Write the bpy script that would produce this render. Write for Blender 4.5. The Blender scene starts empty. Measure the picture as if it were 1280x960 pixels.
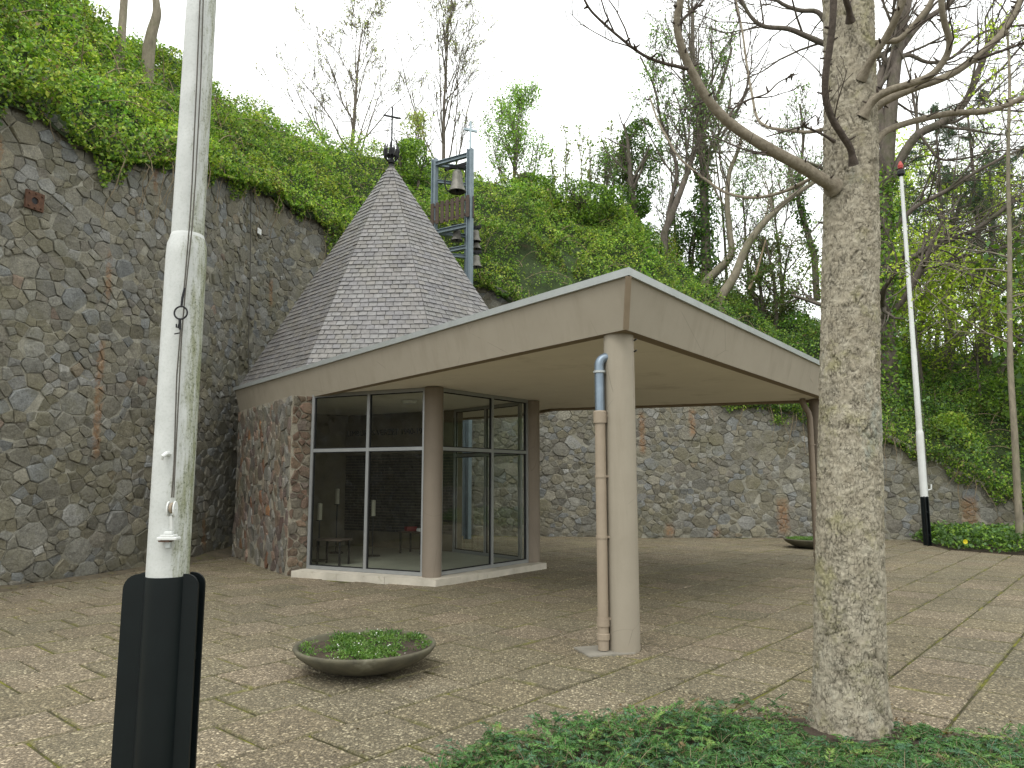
import bpy, math, random
import numpy as np
from mathutils import Vector, Matrix, noise

# ------------------------------------------------------------------ camera, world, sun, exposure
SC = bpy.context.scene
COL = SC.collection
F_PX, EYE, HORIZON = 910.0, 1.6, 598.0
PITCH = math.atan((HORIZON - 480) / F_PX)
cd = bpy.data.cameras.new("camera"); cam = bpy.data.objects.new("camera", cd); COL.objects.link(cam)
cam.location = (0, 0, EYE); cam.rotation_euler = (math.pi / 2 + PITCH, 0, 0)
cd.sensor_fit = 'HORIZONTAL'; cd.sensor_width = 36.0; cd.lens = F_PX / 1280 * 36.0
cd.clip_start = 0.05; cd.clip_end = 2000
SC.camera = cam
SUN_EL, SUN_AZ = math.radians(56), math.radians(205)     # high sun behind cloud, behind the camera's left shoulder
W = bpy.data.worlds.new("World"); SC.world = W; W.use_nodes = True
wn, wl = W.node_tree.nodes, W.node_tree.links
wn.clear()
wo = wn.new('ShaderNodeOutputWorld'); bgA = wn.new('ShaderNodeBackground'); bgB = wn.new('ShaderNodeBackground')
mx = wn.new('ShaderNodeMixShader'); sky = wn.new('ShaderNodeTexSky')
sky.sky_type = 'NISHITA'; sky.sun_disc = False; sky.sun_elevation = SUN_EL; sky.sun_rotation = SUN_AZ
tc = wn.new('ShaderNodeTexCoord'); nz = wn.new('ShaderNodeTexNoise'); nz.inputs['Scale'].default_value = 2.2
nz.inputs['Detail'].default_value = 4
cr = wn.new('ShaderNodeValToRGB')
cr.color_ramp.elements[0].position = .3; cr.color_ramp.elements[0].color = (.955, .985, .965, 1)
cr.color_ramp.elements[1].position = .75; cr.color_ramp.elements[1].color = (.985, 1.0, .985, 1)
wl.new(tc.outputs['Generated'], nz.inputs['Vector']); wl.new(nz.outputs['Fac'], cr.inputs['Fac'])
wl.new(sky.outputs[0], bgA.inputs['Color']); bgA.inputs['Strength'].default_value = 0.1
wl.new(cr.outputs[0], bgB.inputs['Color']); bgB.inputs['Strength'].default_value = 1.12   # closed white cloud
mx.inputs[0].default_value = 0.93
wl.new(bgA.outputs[0], mx.inputs[1]); wl.new(bgB.outputs[0], mx.inputs[2]); wl.new(mx.outputs[0], wo.inputs['Surface'])
sd = bpy.data.lights.new("sun", 'SUN'); sd.energy = 0.7; sd.angle = math.radians(25); sd.color = (1, .975, .93)
so = bpy.data.objects.new("sun", sd); COL.objects.link(so)
sv = Vector((math.sin(SUN_AZ) * math.cos(SUN_EL), math.cos(SUN_AZ) * math.cos(SUN_EL), math.sin(SUN_EL)))
so.rotation_euler = sv.to_track_quat('Z', 'Y').to_euler(); so.location = sv * 60
SC.view_settings.view_transform = 'Standard'; SC.view_settings.look = 'None'
SC.view_settings.exposure = 0.98; SC.view_settings.gamma = 1.0
SC.render.engine = 'CYCLES'
SC.cycles.max_bounces = 8; SC.cycles.transparent_max_bounces = 16; SC.cycles.diffuse_bounces = 6

R0 = random.Random(7)
NR = np.random.default_rng(11)
PI = math.pi

# ------------------------------------------------------------------ survey helpers (pixel of the photo -> point in the place)
_c, _s = math.cos(PITCH), math.sin(PITCH)
def ray(x, y):
    u = (x - 640) / F_PX; v = -(y - 480) / F_PX
    return (u, _c - v * _s, _s + v * _c)
def gp(x, y, z=0.0):
    r = ray(x, y); t = (z - EYE) / r[2]
    return Vector((r[0] * t, r[1] * t, z))
def at(x, y, Y):
    r = ray(x, y); t = Y / r[1]
    return Vector((r[0] * t, Y, EYE + r[2] * t))
def pj(p):
    Z = p[2] - EYE; d = p[1] * _c + Z * _s
    if d < .05: return (-9999, -9999)
    return (640 + F_PX * p[0] / d, 480 - F_PX * (-p[1] * _s + Z * _c) / d)

# ------------------------------------------------------------------ mesh + object helpers
def np_mesh(name, V, F, mat, tint=None, smooth=False):
    """V (N,3), F (M,k) or list of faces; tint (N,3) stored as point colour 'tint'"""
    me = bpy.data.meshes.new(name)
    V = np.asarray(V, dtype=np.float32)
    if isinstance(F, np.ndarray):
        M, k = F.shape
        me.vertices.add(len(V)); me.vertices.foreach_set('co', V.ravel())
        me.loops.add(M * k); me.loops.foreach_set('vertex_index', F.astype(np.int32).ravel())
        me.polygons.add(M); me.polygons.foreach_set('loop_start', np.arange(0, M * k, k, dtype=np.int32))
        me.update(calc_edges=True)
    else:
        me.from_pydata([tuple(map(float, v)) for v in V], [], [tuple(map(int, f)) for f in F]); me.update()
    a = me.color_attributes.new('tint', 'FLOAT_COLOR', 'POINT')
    T = np.ones((len(V), 4), dtype=np.float32)
    if tint is not None: T[:, :3] = np.asarray(tint, dtype=np.float32)
    a.data.foreach_set('color', T.ravel())
    if smooth: me.polygons.foreach_set('use_smooth', np.ones(len(me.polygons), dtype=bool))
    if mat: me.materials.append(mat)
    return me
class MB:
    """collects shapes for one mesh"""
    def __init__(s): s.v = []; s.f = []; s.t = []
    def add(s, V, F, tint=(1, 1, 1)):
        o = len(s.v); s.v += [tuple(v) for v in V]; s.f += [tuple(i + o for i in f) for f in F]; s.t += [tuple(tint)] * len(V)
    def box(s, c, size, rot=None, tint=(1, 1, 1), bev=0.0):
        hx, hy, hz = size[0] / 2, size[1] / 2, size[2] / 2
        if bev > 0:
            b = min(bev, hx * .45, hy * .45, hz * .45); V = []; 
            for z, e in ((-hz, b), (-hz + b, 0), (hz - b, 0), (hz, b)):
                X, Y = hx - e, hy - e; q = b
                V += [(-X + q, -Y, z), (X - q, -Y, z), (X, -Y + q, z), (X, Y - q, z), (X - q, Y, z), (-X + q, Y, z), (-X, Y - q, z), (-X, -Y + q, z)]
            F = [tuple(range(7, -1, -1)), tuple(range(24, 32))]
            for k in range(3):
                for i in range(8):
                    j = (i + 1) % 8; F.append((k * 8 + i, k * 8 + j, k * 8 + 8 + j, k * 8 + 8 + i))
        else:
            V = [(-hx, -hy, -hz), (hx, -hy, -hz), (hx, hy, -hz), (-hx, hy, -hz), (-hx, -hy, hz), (hx, -hy, hz), (hx, hy, hz), (-hx, hy, hz)]
            F = [(3, 2, 1, 0), (4, 5, 6, 7), (0, 1, 5, 4), (1, 2, 6, 5), (2, 3, 7, 6), (3, 0, 4, 7)]
        c = Vector(c)
        if rot is not None: V = [c + rot @ Vector(v) for v in V]
        else: V = [c + Vector(v) for v in V]
        s.add(V, F, tint); return s
    def bar(s, a, b, w, h, up=(0, 0, 1), tint=(1, 1, 1), bev=0.0):
        a, b = Vector(a), Vector(b); d = b - a; L = d.length; x = d.normalized(); up = Vector(up)
        y = up.cross(x)
        if y.length < 1e-4: y = Vector((0, 1, 0)).cross(x)
        y.normalize(); z = x.cross(y)
        return s.box((a + b) / 2, (L, w, h), Matrix((x, y, z)).transposed(), tint, bev)
    def tube(s, pts, r, n=10, caps=True, tint=(1, 1, 1)):
        pts = [Vector(p) for p in pts]
        rr = r if isinstance(r, (list, tuple)) else [r] * len(pts)
        d0 = (pts[-1] - pts[0]); 
        if d0.length < 1e-6: d0 = pts[1] - pts[0]
        ref = Vector((1, 0, 0)) if abs(d0.normalized().x) < .8 else Vector((0, 0, 1))
        V = []; F = []
        for i, p in enumerate(pts):
            t = (pts[min(i + 1, len(pts) - 1)] - pts[max(i - 1, 0)]).normalized()
            u = (ref - t * ref.dot(t)).normalized(); w = t.cross(u); ref = u
            for k in range(n):
                a = 2 * PI * k / n; V.append(p + (u * math.cos(a) + w * math.sin(a)) * rr[i])
        for i in range(len(pts) - 1):
            for k in range(n):
                j = (k + 1) % n; F.append((i * n + k, i * n + j, (i + 1) * n + j, (i + 1) * n + k))
        if caps: F.append(tuple(range(n - 1, -1, -1))); F.append(tuple(range((len(pts) - 1) * n, len(pts) * n)))
        s.add(V, F, tint); return s
    def lathe(s, prof, c=(0, 0, 0), n=24, tint=(1, 1, 1), close=False):
        c = Vector(c); V = []; F = []; m = len(prof)
        for (r, z) in prof:
            for k in range(n):
                a = 2 * PI * k / n; V.append(c + Vector((r * math.cos(a), r * math.sin(a), z)))
        for i in range(m - 1):
            for k in range(n):
                j = (k + 1) % n; F.append((i * n + k, i * n + j, (i + 1) * n + j, (i + 1) * n + k))
        if close: F.append(tuple(range(n - 1, -1, -1))); F.append(tuple(range((m - 1) * n, m * n)))
        s.add(V, F, tint); return s
    def torus(s, c, R, r, axis='y', n=20, m=8):
        c = Vector(c); V = []; F = []
        for i in range(n):
            a = 2 * PI * i / n
            for j in range(m):
                b = 2 * PI * j / m; q = R + r * math.cos(b); x, y, z = q * math.cos(a), r * math.sin(b), q * math.sin(a)
                V.append(c + (Vector((x, y, z)) if axis == 'y' else Vector((y, x, z)) if axis == 'x' else Vector((x, z, y))))
        for i in range(n):
            for j in range(m): F.append((i * m + j, ((i + 1) % n) * m + j, ((i + 1) % n) * m + (j + 1) % m, i * m + (j + 1) % m))
        s.add(V, F); return s
    def prism(s, poly, z0, z1, tint=(1, 1, 1)):
        n = len(poly); V = [(p[0], p[1], z0) for p in poly] + [(p[0], p[1], z1) for p in poly]
        F = [tuple(range(n - 1, -1, -1)), tuple(range(n, 2 * n))] + [(i, (i + 1) % n, n + (i + 1) % n, n + i) for i in range(n)]
        s.add(V, F, tint); return s
    def mesh(s, name, mat, smooth=False): return np_mesh(name, s.v, s.f, mat, s.t, smooth)
def smooth_angle(me, deg=40):
    me.polygons.foreach_set('use_smooth', np.ones(len(me.polygons), dtype=bool))
    me.set_sharp_from_angle(angle=math.radians(deg)) if hasattr(me, 'set_sharp_from_angle') else None
def tag(o, label=None, cat=None, group=None, kind=None):
    if label: o['label'] = label
    if cat: o['category'] = cat
    if group: o['group'] = group
    if kind: o['kind'] = kind
    return o
def thing(name, label, cat, loc=(0, 0, 0), group=None):
    o = bpy.data.objects.new(name, None); COL.objects.link(o); o.location = loc; o.empty_display_size = .1
    return tag(o, label, cat, group)
def part(name, me, parent, world=True, kind=None, label=None):
    o = bpy.data.objects.new(name, me); COL.objects.link(o)
    if parent is not None:
        o.parent = parent
        if world and parent.type == 'EMPTY' and parent.parent is None:
            o.matrix_parent_inverse = Matrix.Translation(-Vector(parent.location))
    if kind: o['kind'] = kind
    if label: o['label'] = label
    return o
def top(name, me, kind=None, label=None, cat=None, group=None):
    o = bpy.data.objects.new(name, me); COL.objects.link(o); return tag(o, label, cat, group, kind)
def copy_tree(o, parent=None):
    c = o.copy(); COL.objects.link(c)
    if parent is not None: c.parent = parent
    for ch in list(o.children): copy_tree(ch, c)
    return c

# ------------------------------------------------------------------ materials
class NT:
    def __init__(s, name):
        s.m = bpy.data.materials.new(name); s.m.use_nodes = True; s.n = s.m.node_tree.nodes; s.l = s.m.node_tree.links
        s.b = s.n['Principled BSDF']; s.out = s.n['Material Output']
        s.b.inputs['Specular IOR Level'].default_value = .3
        s.co = s.n.new('ShaderNodeTexCoord').outputs['Object']
    def new(s, t, **kw):
        n = s.n.new(t)
        for k, v in kw.items(): setattr(n, k, v)
        return n
    def link(s, a, b): s.l.new(a, b)
    def scaled(s, sc):
        m = s.new('ShaderNodeMapping'); m.inputs['Scale'].default_value = sc; s.link(s.co, m.inputs['Vector']); return m.outputs[0]
    def noise(s, scale, detail=4, rough=.55, vec=None, dist=0.0):
        n = s.new('ShaderNodeTexNoise'); n.inputs['Scale'].default_value = scale; n.inputs['Detail'].default_value = detail
        n.inputs['Roughness'].default_value = rough; n.inputs['Distortion'].default_value = dist
        s.link(vec if vec is not None else s.co, n.inputs['Vector']); return n.outputs['Fac']
    def voro(s, scale, feature='F1', out='Distance', vec=None, rnd=1.0):
        n = s.new('ShaderNodeTexVoronoi', feature=feature); n.inputs['Scale'].default_value = scale; n.inputs['Randomness'].default_value = rnd
        s.link(vec if vec is not None else s.co, n.inputs['Vector']); return n.outputs[out]
    def ramp(s, fac, stops, interp='LINEAR'):
        r = s.new('ShaderNodeValToRGB'); e = r.color_ramp; e.interpolation = interp
        while len(e.elements) < len(stops): e.elements.new(.5)
        for el, (p, c) in zip(e.elements, stops):
            el.position = p; el.color = (c, c, c, 1) if isinstance(c, (int, float)) else (*c, 1)
        s.link(fac, r.inputs['Fac']); return r.outputs['Color']
    def mix(s, fac, a, b, mode='MIX'):
        n = s.new('ShaderNodeMix', data_type='RGBA', blend_type=mode)
        for v, i in ((fac, 0), (a, 6), (b, 7)):
            if hasattr(v, 'is_output') or isinstance(v, bpy.types.NodeSocket): s.link(v, n.inputs[i])
            elif i == 0: n.inputs[0].default_value = v
            else: n.inputs[i].default_value = (*v, 1)
        return n.outputs[2]
    def math(s, op, a, b=None, clamp=False):
        n = s.new('ShaderNodeMath', operation=op, use_clamp=clamp)
        for v, i in ((a, 0), (b, 1)):
            if v is None: continue
            if isinstance(v, bpy.types.NodeSocket): s.link(v, n.inputs[i])
            else: n.inputs[i].default_value = v
        return n.outputs[0]
    def tint(s): 
        n = s.new('ShaderNodeVertexColor'); n.layer_name = 'tint'; return n.outputs['Color']
    def base(s, c):
        if isinstance(c, bpy.types.NodeSocket): s.link(c, s.b.inputs['Base Color'])
        else: s.b.inputs['Base Color'].default_value = (*c, 1)
    def bump(s, h, strength=.5, dist=.01, prev=None):
        n = s.new('ShaderNodeBump'); n.inputs['Strength'].default_value = strength; n.inputs['Distance'].default_value = dist
        s.link(h, n.inputs['Height'])
        if prev is not None: s.link(prev, n.inputs['Normal'])
        s.link(n.outputs[0], s.b.inputs['Normal']); return n.outputs[0]
    def rough(s, v):
        if isinstance(v, bpy.types.NodeSocket): s.link(v, s.b.inputs['Roughness'])
        else: s.b.inputs['Roughness'].default_value = v

def simple(name, a, b=None, scale=6, rough=.6, metal=0.0, bscale=60, bstr=.15, bdist=.003, spec=.3, stain=None):
    t = NT(name); b = b or tuple(x * .8 for x in a)
    f = t.noise(scale, 5, .6); c = t.ramp(f, [(.3, b), (.7, a)])
    if stain: c = t.mix(t.ramp(t.noise(stain[1], 6, .65), [(stain[2], 0.0), (stain[2] + .14, 1.0)]), c, stain[0])
    t.base(c); t.rough(rough); t.b.inputs['Metallic'].default_value = metal; t.b.inputs['Specular IOR Level'].default_value = spec
    t.bump(t.noise(bscale, 4), bstr, bdist); return t.m

def leaf_mat(name, transl=.35, rough=.5):
    t = NT(name); c = t.tint(); t.base(c); t.rough(rough); t.b.inputs['Specular IOR Level'].default_value = .35
    tr = t.new('ShaderNodeBsdfTranslucent'); t.link(t.mix(1.0, c, (1.15, 1.25, .6), 'MULTIPLY'), tr.inputs['Color'])
    ms = t.new('ShaderNodeMixShader'); ms.inputs[0].default_value = transl
    t.link(t.b.outputs[0], ms.inputs[1]); t.link(tr.outputs[0], ms.inputs[2]); t.link(ms.outputs[0], t.out.inputs['Surface'])
    return t.m
M_LEAF = leaf_mat('leaf')
M_LEAF_THIN = leaf_mat('thin_spring_leaf', .55)
M_NEEDLE = leaf_mat('needle_leaf', .2, .42)

def bark_mat(name, a, b, c=None, scale=9, stretch=.35, green=None, rough=.9):
    t = NT(name); v = t.scaled((1, 1, stretch)); f = t.noise(scale, 8, .7, v)
    col = t.ramp(f, [(.32, b), (.68, a)])
    if c: col = t.mix(t.ramp(t.noise(3.1, 5, .6), [(.52, 0.0), (.68, .8)]), col, c)
    if green: col = t.mix(t.ramp(t.noise(2.0, 5, .7), [(.5, 0.0), (.7, .7)]), col, green)
    t.base(col); t.rough(rough); t.b.inputs['Specular IOR Level'].default_value = .15
    t.bump(f, .6, .02); return t.m
M_BARK_GREY = bark_mat('bark_grey', (.19, .165, .13), (.07, .06, .05))
M_BARK_DARK = bark_mat('bark_dark', (.16, .135, .112), (.075, .063, .053), green=(.06, .07, .03))
M_BARK_TAN = bark_mat('bark_tan', (.27, .235, .175), (.13, .115, .085), green=(.16, .165, .09))
M_BARK_LIMB = bark_mat('bark_limb', (.28, .245, .185), (.15, .125, .092), scale=26, stretch=1)
M_BARK_LIMB_DARK = bark_mat('bark_limb_dark', (.115, .092, .075), (.055, .045, .038), scale=26, stretch=1)

def add_rust(t, col, stains, rust=(.17, .088, .038), rust2=(.27, .165, .085)):
    """orange run-off streaks from iron in the wall; each has its own place (x, y, z0, z1, half width)"""
    sep = t.new('ShaderNodeSeparateXYZ'); t.link(t.co, sep.inputs[0])
    wob = t.math('MULTIPLY', t.math('SUBTRACT', t.noise(9.0, 6, .75), .5), .24)
    total = None
    for (x, y, z0, z1, w) in stains:
        dx = t.math('SUBTRACT', sep.outputs[0], x); dy = t.math('SUBTRACT', sep.outputs[1], y)
        d = t.math('SQRT', t.math('ADD', t.math('MULTIPLY', dx, dx), t.math('MULTIPLY', dy, dy)))
        d = t.math('ADD', d, wob)
        m = t.math('SUBTRACT', 1.0, t.math('DIVIDE', d, w * 1.0)); m = t.math('MULTIPLY', m, 1.7, True)
        a = t.math('MULTIPLY', t.math('SUBTRACT', sep.outputs[2], z0), 6.0, True)
        b = t.math('MULTIPLY', t.math('SUBTRACT', z1, sep.outputs[2]), 6.0, True)
        m = t.math('MULTIPLY', m, t.math('MULTIPLY', a, b))
        total = m if total is None else t.math('MAXIMUM', total, m)
    k = t.math('MULTIPLY', total, t.ramp(t.noise(14, 5, .7), [(.34, .2), (.6, .9)]))
    rc = t.ramp(t.noise(9, 5), [(.35, rust), (.7, rust2)])
    return t.mix(k, col, rc)
def stone_mat(name, stains=None):
    t = NT(name); c = t.tint()
    f = t.noise(7, 8, .72); f2 = t.noise(34, 6, .75)
    c = t.mix(1.0, c, t.ramp(f, [(.28, .6), (.5, 1.0), (.75, 1.32)]), 'MULTIPLY')
    c = t.mix(1.0, c, t.ramp(f2, [(.3, .58), (.7, 1.36)]), 'MULTIPLY')
    c = t.mix(t.ramp(t.noise(1.1, 5, .7), [(.48, 0.0), (.66, .55)]), c, (.125, .115, .06))      # algae film
    c = t.mix(t.ramp(t.noise(23, 5, .7), [(.66, 0.0), (.74, .7)]), c, (.36, .36, .34))           # lichen and lime specks
    if stains: c = add_rust(t, c, stains)
    t.base(c); t.rough(t.ramp(f, [(.3, .55), (.7, .85)])); t.b.inputs['Specular IOR Level'].default_value = .4
    n = t.bump(t.noise(10, 8, .7), 1.0, .045); t.bump(t.noise(45, 6, .75), .8, .010, n); return t.m
def mortar_mat(name, stains=None, a=(.29, .27, .225), b=(.14, .13, .105)):
    t = NT(name); c = t.ramp(t.noise(2.2, 7, .7), [(.32, b), (.66, a)])
    c = t.mix(1.0, c, t.ramp(t.noise(45, 4), [(.3, .7), (.7, 1.15)]), 'MULTIPLY')
    if stains: c = add_rust(t, c, stains)
    t.base(c); t.rough(.95); t.bump(t.noise(50, 5), .5, .008); return t.m

# paving: exposed aggregate concrete
def paving_mat():
    t = NT('exposed_aggregate'); ti = t.tint(); t.co = t.new('ShaderNodeNewGeometry').outputs['Position']
    v1 = t.voro(50, 'F1', 'Color'); d1 = t.voro(50, 'F1', 'Distance')
    s1 = t.new('ShaderNodeSeparateColor'); t.link(v1, s1.inputs[0])
    peb = t.ramp(s1.outputs[0], [(0.0, (.07, .06, .045)), (.3, (.15, .125, .09)), (.55, (.235, .2, .14)), (.74, (.36, .31, .22)), (.87, (.60, .54, .41)), (1.0, (.72, .67, .56))], 'CONSTANT')
    c = t.mix(t.ramp(d1, [(.40, 0.0), (.60, 1.0)]), peb, (.10, .086, .062))
    v2 = t.voro(130, 'F1', 'Color'); s2 = t.new('ShaderNodeSeparateColor'); t.link(v2, s2.inputs[0])
    c = t.mix(.35, c, t.ramp(s2.outputs[1], [(0, (.08, .07, .05)), (.6, (.2, .17, .12)), (.9, (.6, .54, .42))]))
    c = t.mix(1.0, c, ti, 'MULTIPLY'); c = t.mix(1.0, c, (.80, .805, .80), 'MULTIPLY')
    c = t.mix(1.0, c, t.ramp(t.noise(.55, 5, .6), [(.3, (.80, .79, .74)), (.7, (1.12, 1.08, .98))]), 'MULTIPLY')
    c = t.mix(t.ramp(t.noise(1.7, 6, .7), [(.56, 0.0), (.72, .5)]), c, (.10, .085, .05))      # damp dirt and algae patches
    c = t.mix(t.ramp(t.noise(6, 6, .75), [(.64, 0.0), (.74, .55)]), c, (.11, .105, .035))     # moss flecks
    # dirt and moss creeping over the slab edges from the joints (0.6 m slabs in running bond)
    sp_ = t.new('ShaderNodeSeparateXYZ'); t.link(t.co, sp_.inputs[0]); an = math.radians(49); cs, sn_ = math.cos(an), math.sin(an)
    u = t.math('DIVIDE', t.math('SUBTRACT', t.math('ADD', t.math('MULTIPLY', sp_.outputs[0], -sn_), t.math('MULTIPLY', sp_.outputs[1], cs)), .23), .6)
    iu_ = t.math('FLOOR', t.math('ADD', u, .5)); du = t.math('SUBTRACT', .5, t.math('ABSOLUTE', t.math('SUBTRACT', u, iu_)))
    v = t.math('SUBTRACT', t.math('DIVIDE', t.math('SUBTRACT', t.math('ADD', t.math('MULTIPLY', sp_.outputs[0], cs), t.math('MULTIPLY', sp_.outputs[1], sn_)), .1), .6), t.math('FRACT', t.math('MULTIPLY', iu_, .5)))
    dv = t.math('SUBTRACT', .5, t.math('ABSOLUTE', t.math('SUBTRACT', v, t.math('FLOOR', t.math('ADD', v, .5)))))
    d = t.math('MULTIPLY', t.math('MINIMUM', du, dv), .6)
    grow_ = t.math('ADD', t.math('MULTIPLY', t.math('SUBTRACT', t.noise(1.3, 4, .6), .47), .16), t.math('MULTIPLY', t.math('SUBTRACT', t.noise(26, 4, .7), .5), .05))
    mk = t.math('SUBTRACT', 1.0, t.math('DIVIDE', t.math('SUBTRACT', d, grow_), .024), True)
    mk2 = t.math('MULTIPLY', mk, t.ramp(d, [(.02, 1.0), (.075, 0.0)]))
    c = t.mix(t.math('MULTIPLY', mk2, .62), c, t.ramp(t.noise(2.1, 5, .7), [(.4, (.06, .05, .03)), (.52, (.085, .08, .03)), (.64, (.15, .145, .03))]))
    t.base(c); t.rough(.82); t.b.inputs['Specular IOR Level'].default_value = .35
    n = t.bump(d1, .6, -.006); t.bump(t.noise(18, 4), .25, .01, n); return t.m
M_PAVE = paving_mat()
def joint_mat():
    t = NT('joint_moss'); f = t.noise(2.6, 6, .7)
    c = t.ramp(f, [(.36, (.04, .034, .02)), (.48, (.065, .06, .024)), (.56, (.13, .13, .02)), (.7, (.21, .2, .03))])
    c = t.mix(1.0, c, t.ramp(t.noise(120, 3), [(.3, .6), (.7, 1.3)]), 'MULTIPLY')
    t.base(c); t.rough(1.0); t.bump(t.noise(90, 4), .8, .01); return t.m
M_JOINT = joint_mat()
M_SOIL = simple('soil', (.075, .055, .038), (.035, .027, .02), 8, .95, bscale=30, bstr=.8, bdist=.02)
M_UNDER = simple('undergrowth', (.04, .062, .018), (.018, .028, .01), 3, .95, bscale=14, bstr=.8, bdist=.05, stain=((.07, .055, .03), 1.2, .6))
def stucco(name, a, b, run):
    t = NT(name); c = t.ramp(t.noise(2.6, 6, .6), [(.3, b), (.7, a)])
    c = t.mix(t.ramp(t.noise(5, 6, .65, t.scaled((1, 1, .1))), [(.5, 0.0), (.72, .5)]), c, run)
    c = t.mix(t.ramp(t.noise(1.3, 6, .7), [(.56, 0.0), (.72, .45)]), c, run)
    c = t.mix(t.ramp(t.noise(48, 4, .7), [(.64, 0.0), (.74, .35)]), c, (.16, .14, .105))
    ve = t.voro(.9, 'DISTANCE_TO_EDGE', 'Distance'); ck = t.math('MULTIPLY', t.ramp(ve, [(0.0, 1.0), (.0035, 0.0)]), t.ramp(t.noise(1.7, 3), [(.5, 0.0), (.56, 1.0)]))
    c = t.mix(t.math('MULTIPLY', ck, .55), c, (.12, .1, .075))
    t.base(c); t.rough(.85); n = t.bump(t.noise(120, 4), .25, .003); t.bump(t.noise(3, 3), .15, .02, n); return t.m
M_STUCCO = stucco('beige_stucco', (.305, .27, .212), (.278, .245, .19), (.225, .195, .146))
M_STUCCO_BROWN = stucco('brown_stucco', (.215, .18, .14), (.195, .162, .126), (.155, .13, .1))  # darker, browner stucco for every column but the front one
M_SOFFIT = simple('soffit_paint', (.76, .71, .62), (.71, .66, .575), 2.2, .8, bscale=90, bstr=.15, bdist=.003, stain=((.58, .53, .45), .9, .58))
M_DRIP = simple('drip_edge_paint', (.24, .19, .13), (.2, .155, .105), 6, .85)
M_ALU = simple('aluminium_trim', (.42, .44, .43), (.36, .38, .37), 5, .5, .4, 40, .05)
M_FRAME = simple('anodised_frame', (.36, .37, .37), (.31, .32, .32), 6, .38, .6, 60, .05)
M_GASKET = simple('black_gasket', (.012, .012, .012), rough=.6)
M_ZINC = simple('zinc', (.2, .245, .29), (.14, .175, .21), 8, .4, .6, 40, .08)
M_PIPE = simple('painted_pipe', (.30, .245, .18), (.26, .21, .155), 5, .6, 0, 90, .1)
M_PIPE_BRONZE = simple('brown_pipe', (.21, .165, .12), (.17, .135, .1), 5, .6, 0, 90, .1)
M_CONC = simple('concrete', (.26, .24, .2), (.16, .148, .12), 4, .9, 0, 60, .4, .006, stain=((.12, .115, .07), 3.2, .58))
M_PLINTH = simple('pale_stone_plinth', (.52, .48, .40), (.38, .35, .29), 4, .8, 0, 60, .3, .004, stain=((.2, .18, .12), 5, .6))
M_BOWL = simple('weathered_concrete_bowl', (.125, .115, .075), (.065, .06, .042), 7, .85, 0, 50, .4, .006, stain=((.19, .18, .13), 5, .58))
M_STEEL = simple('blue_grey_steel', (.23, .28, .31), (.17, .21, .235), 6, .5, .3, 40, .1)
M_WOOD = simple('brown_plank', (.095, .068, .052), (.055, .04, .032), 14, .8, 0, 50, .3)
M_BRONZE = simple('bell_bronze', (.21, .2, .17), (.12, .115, .1), 7, .5, .4, 30, .1, stain=((.09, .085, .07), 4, .55))
M_IRON = simple('black_iron', (.02, .02, .021), (.012, .012, .013), 8, .5, .3, 50, .2)
M_RUST = simple('rusty_iron', (.115, .06, .035), (.06, .032, .022), 18, .9, 0, 40, .6, .006)
M_BLACK = simple('black_paint', (.0045, .0075, .008), (.003, .005, .0055), 4, .45, 0, 30, .05, .002, .22)
M_ROPE = simple('wire_rope', (.11, .1, .085), (.06, .055, .045), 40, .8)
M_TILE = simple('floor_tile', (.34, .34, .28), (.27, .27, .225), 3, .35, 0, 60, .05)
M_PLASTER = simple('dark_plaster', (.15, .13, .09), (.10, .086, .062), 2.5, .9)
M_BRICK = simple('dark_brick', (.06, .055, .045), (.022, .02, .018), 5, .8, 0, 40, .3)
M_LETTER = simple('dark_letter', (.012, .011, .01), rough=.6)
M_CANDLE = simple('wax', (.36, .34, .27), rough=.5)
M_REDBOOK = simple('red_cloth', (.13, .012, .012), rough=.7)
M_WHITE = simple('white_enamel', (.72, .72, .7), rough=.4)
M_RED = simple('red_enamel', (.42, .06, .05), rough=.4)
M_DEADSTEM = simple('dry_stem', (.30, .24, .15), (.16, .12, .075), 12, .9)
def pole_mat():
    t = NT('white_pole_paint'); geo = t.co
    sep = t.new('ShaderNodeSeparateXYZ'); t.link(geo, sep.inputs[0])
    c = t.ramp(t.noise(9, 5), [(.3, (.42, .43, .41)), (.7, (.50, .51, .49))])
    # algae grows on the damp side (+x, +y of the pole) in vertical runs
    side = t.math('ADD', t.math('MULTIPLY', sep.outputs[0], 8.5), t.math('MULTIPLY', sep.outputs[1], 2.0))
    g = t.math('ADD', t.math('SUBTRACT', side, .18), t.math('MULTIPLY', t.math('SUBTRACT', t.noise(26, 7, .75, t.scaled((1, 1, .16))), .5), 3.4), False)
    gm = t.math('MULTIPLY', g, 1.2, True)
    c = t.mix(t.math('MULTIPLY', gm, .85), c, (.17, .18, .085))
    c = t.mix(t.ramp(t.noise(90, 5, .7), [(.52, 0.0), (.60, .85)]), c, t.mix(t.math('ADD', gm, .12, True), c, (.07, .08, .04)))
    c = t.mix(t.ramp(t.noise(34, 5, .7), [(.71, 0.0), (.75, .7)]), c, (.25, .2, .14))
    t.base(c); t.rough(.5); t.bump(t.noise(70, 4), .35, .003); return t.m
M_POLE = pole_mat()
M_POLE_CLEAN = simple('white_pole_clean', (.60, .61, .59), (.52, .53, .51), 4, .45)
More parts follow.
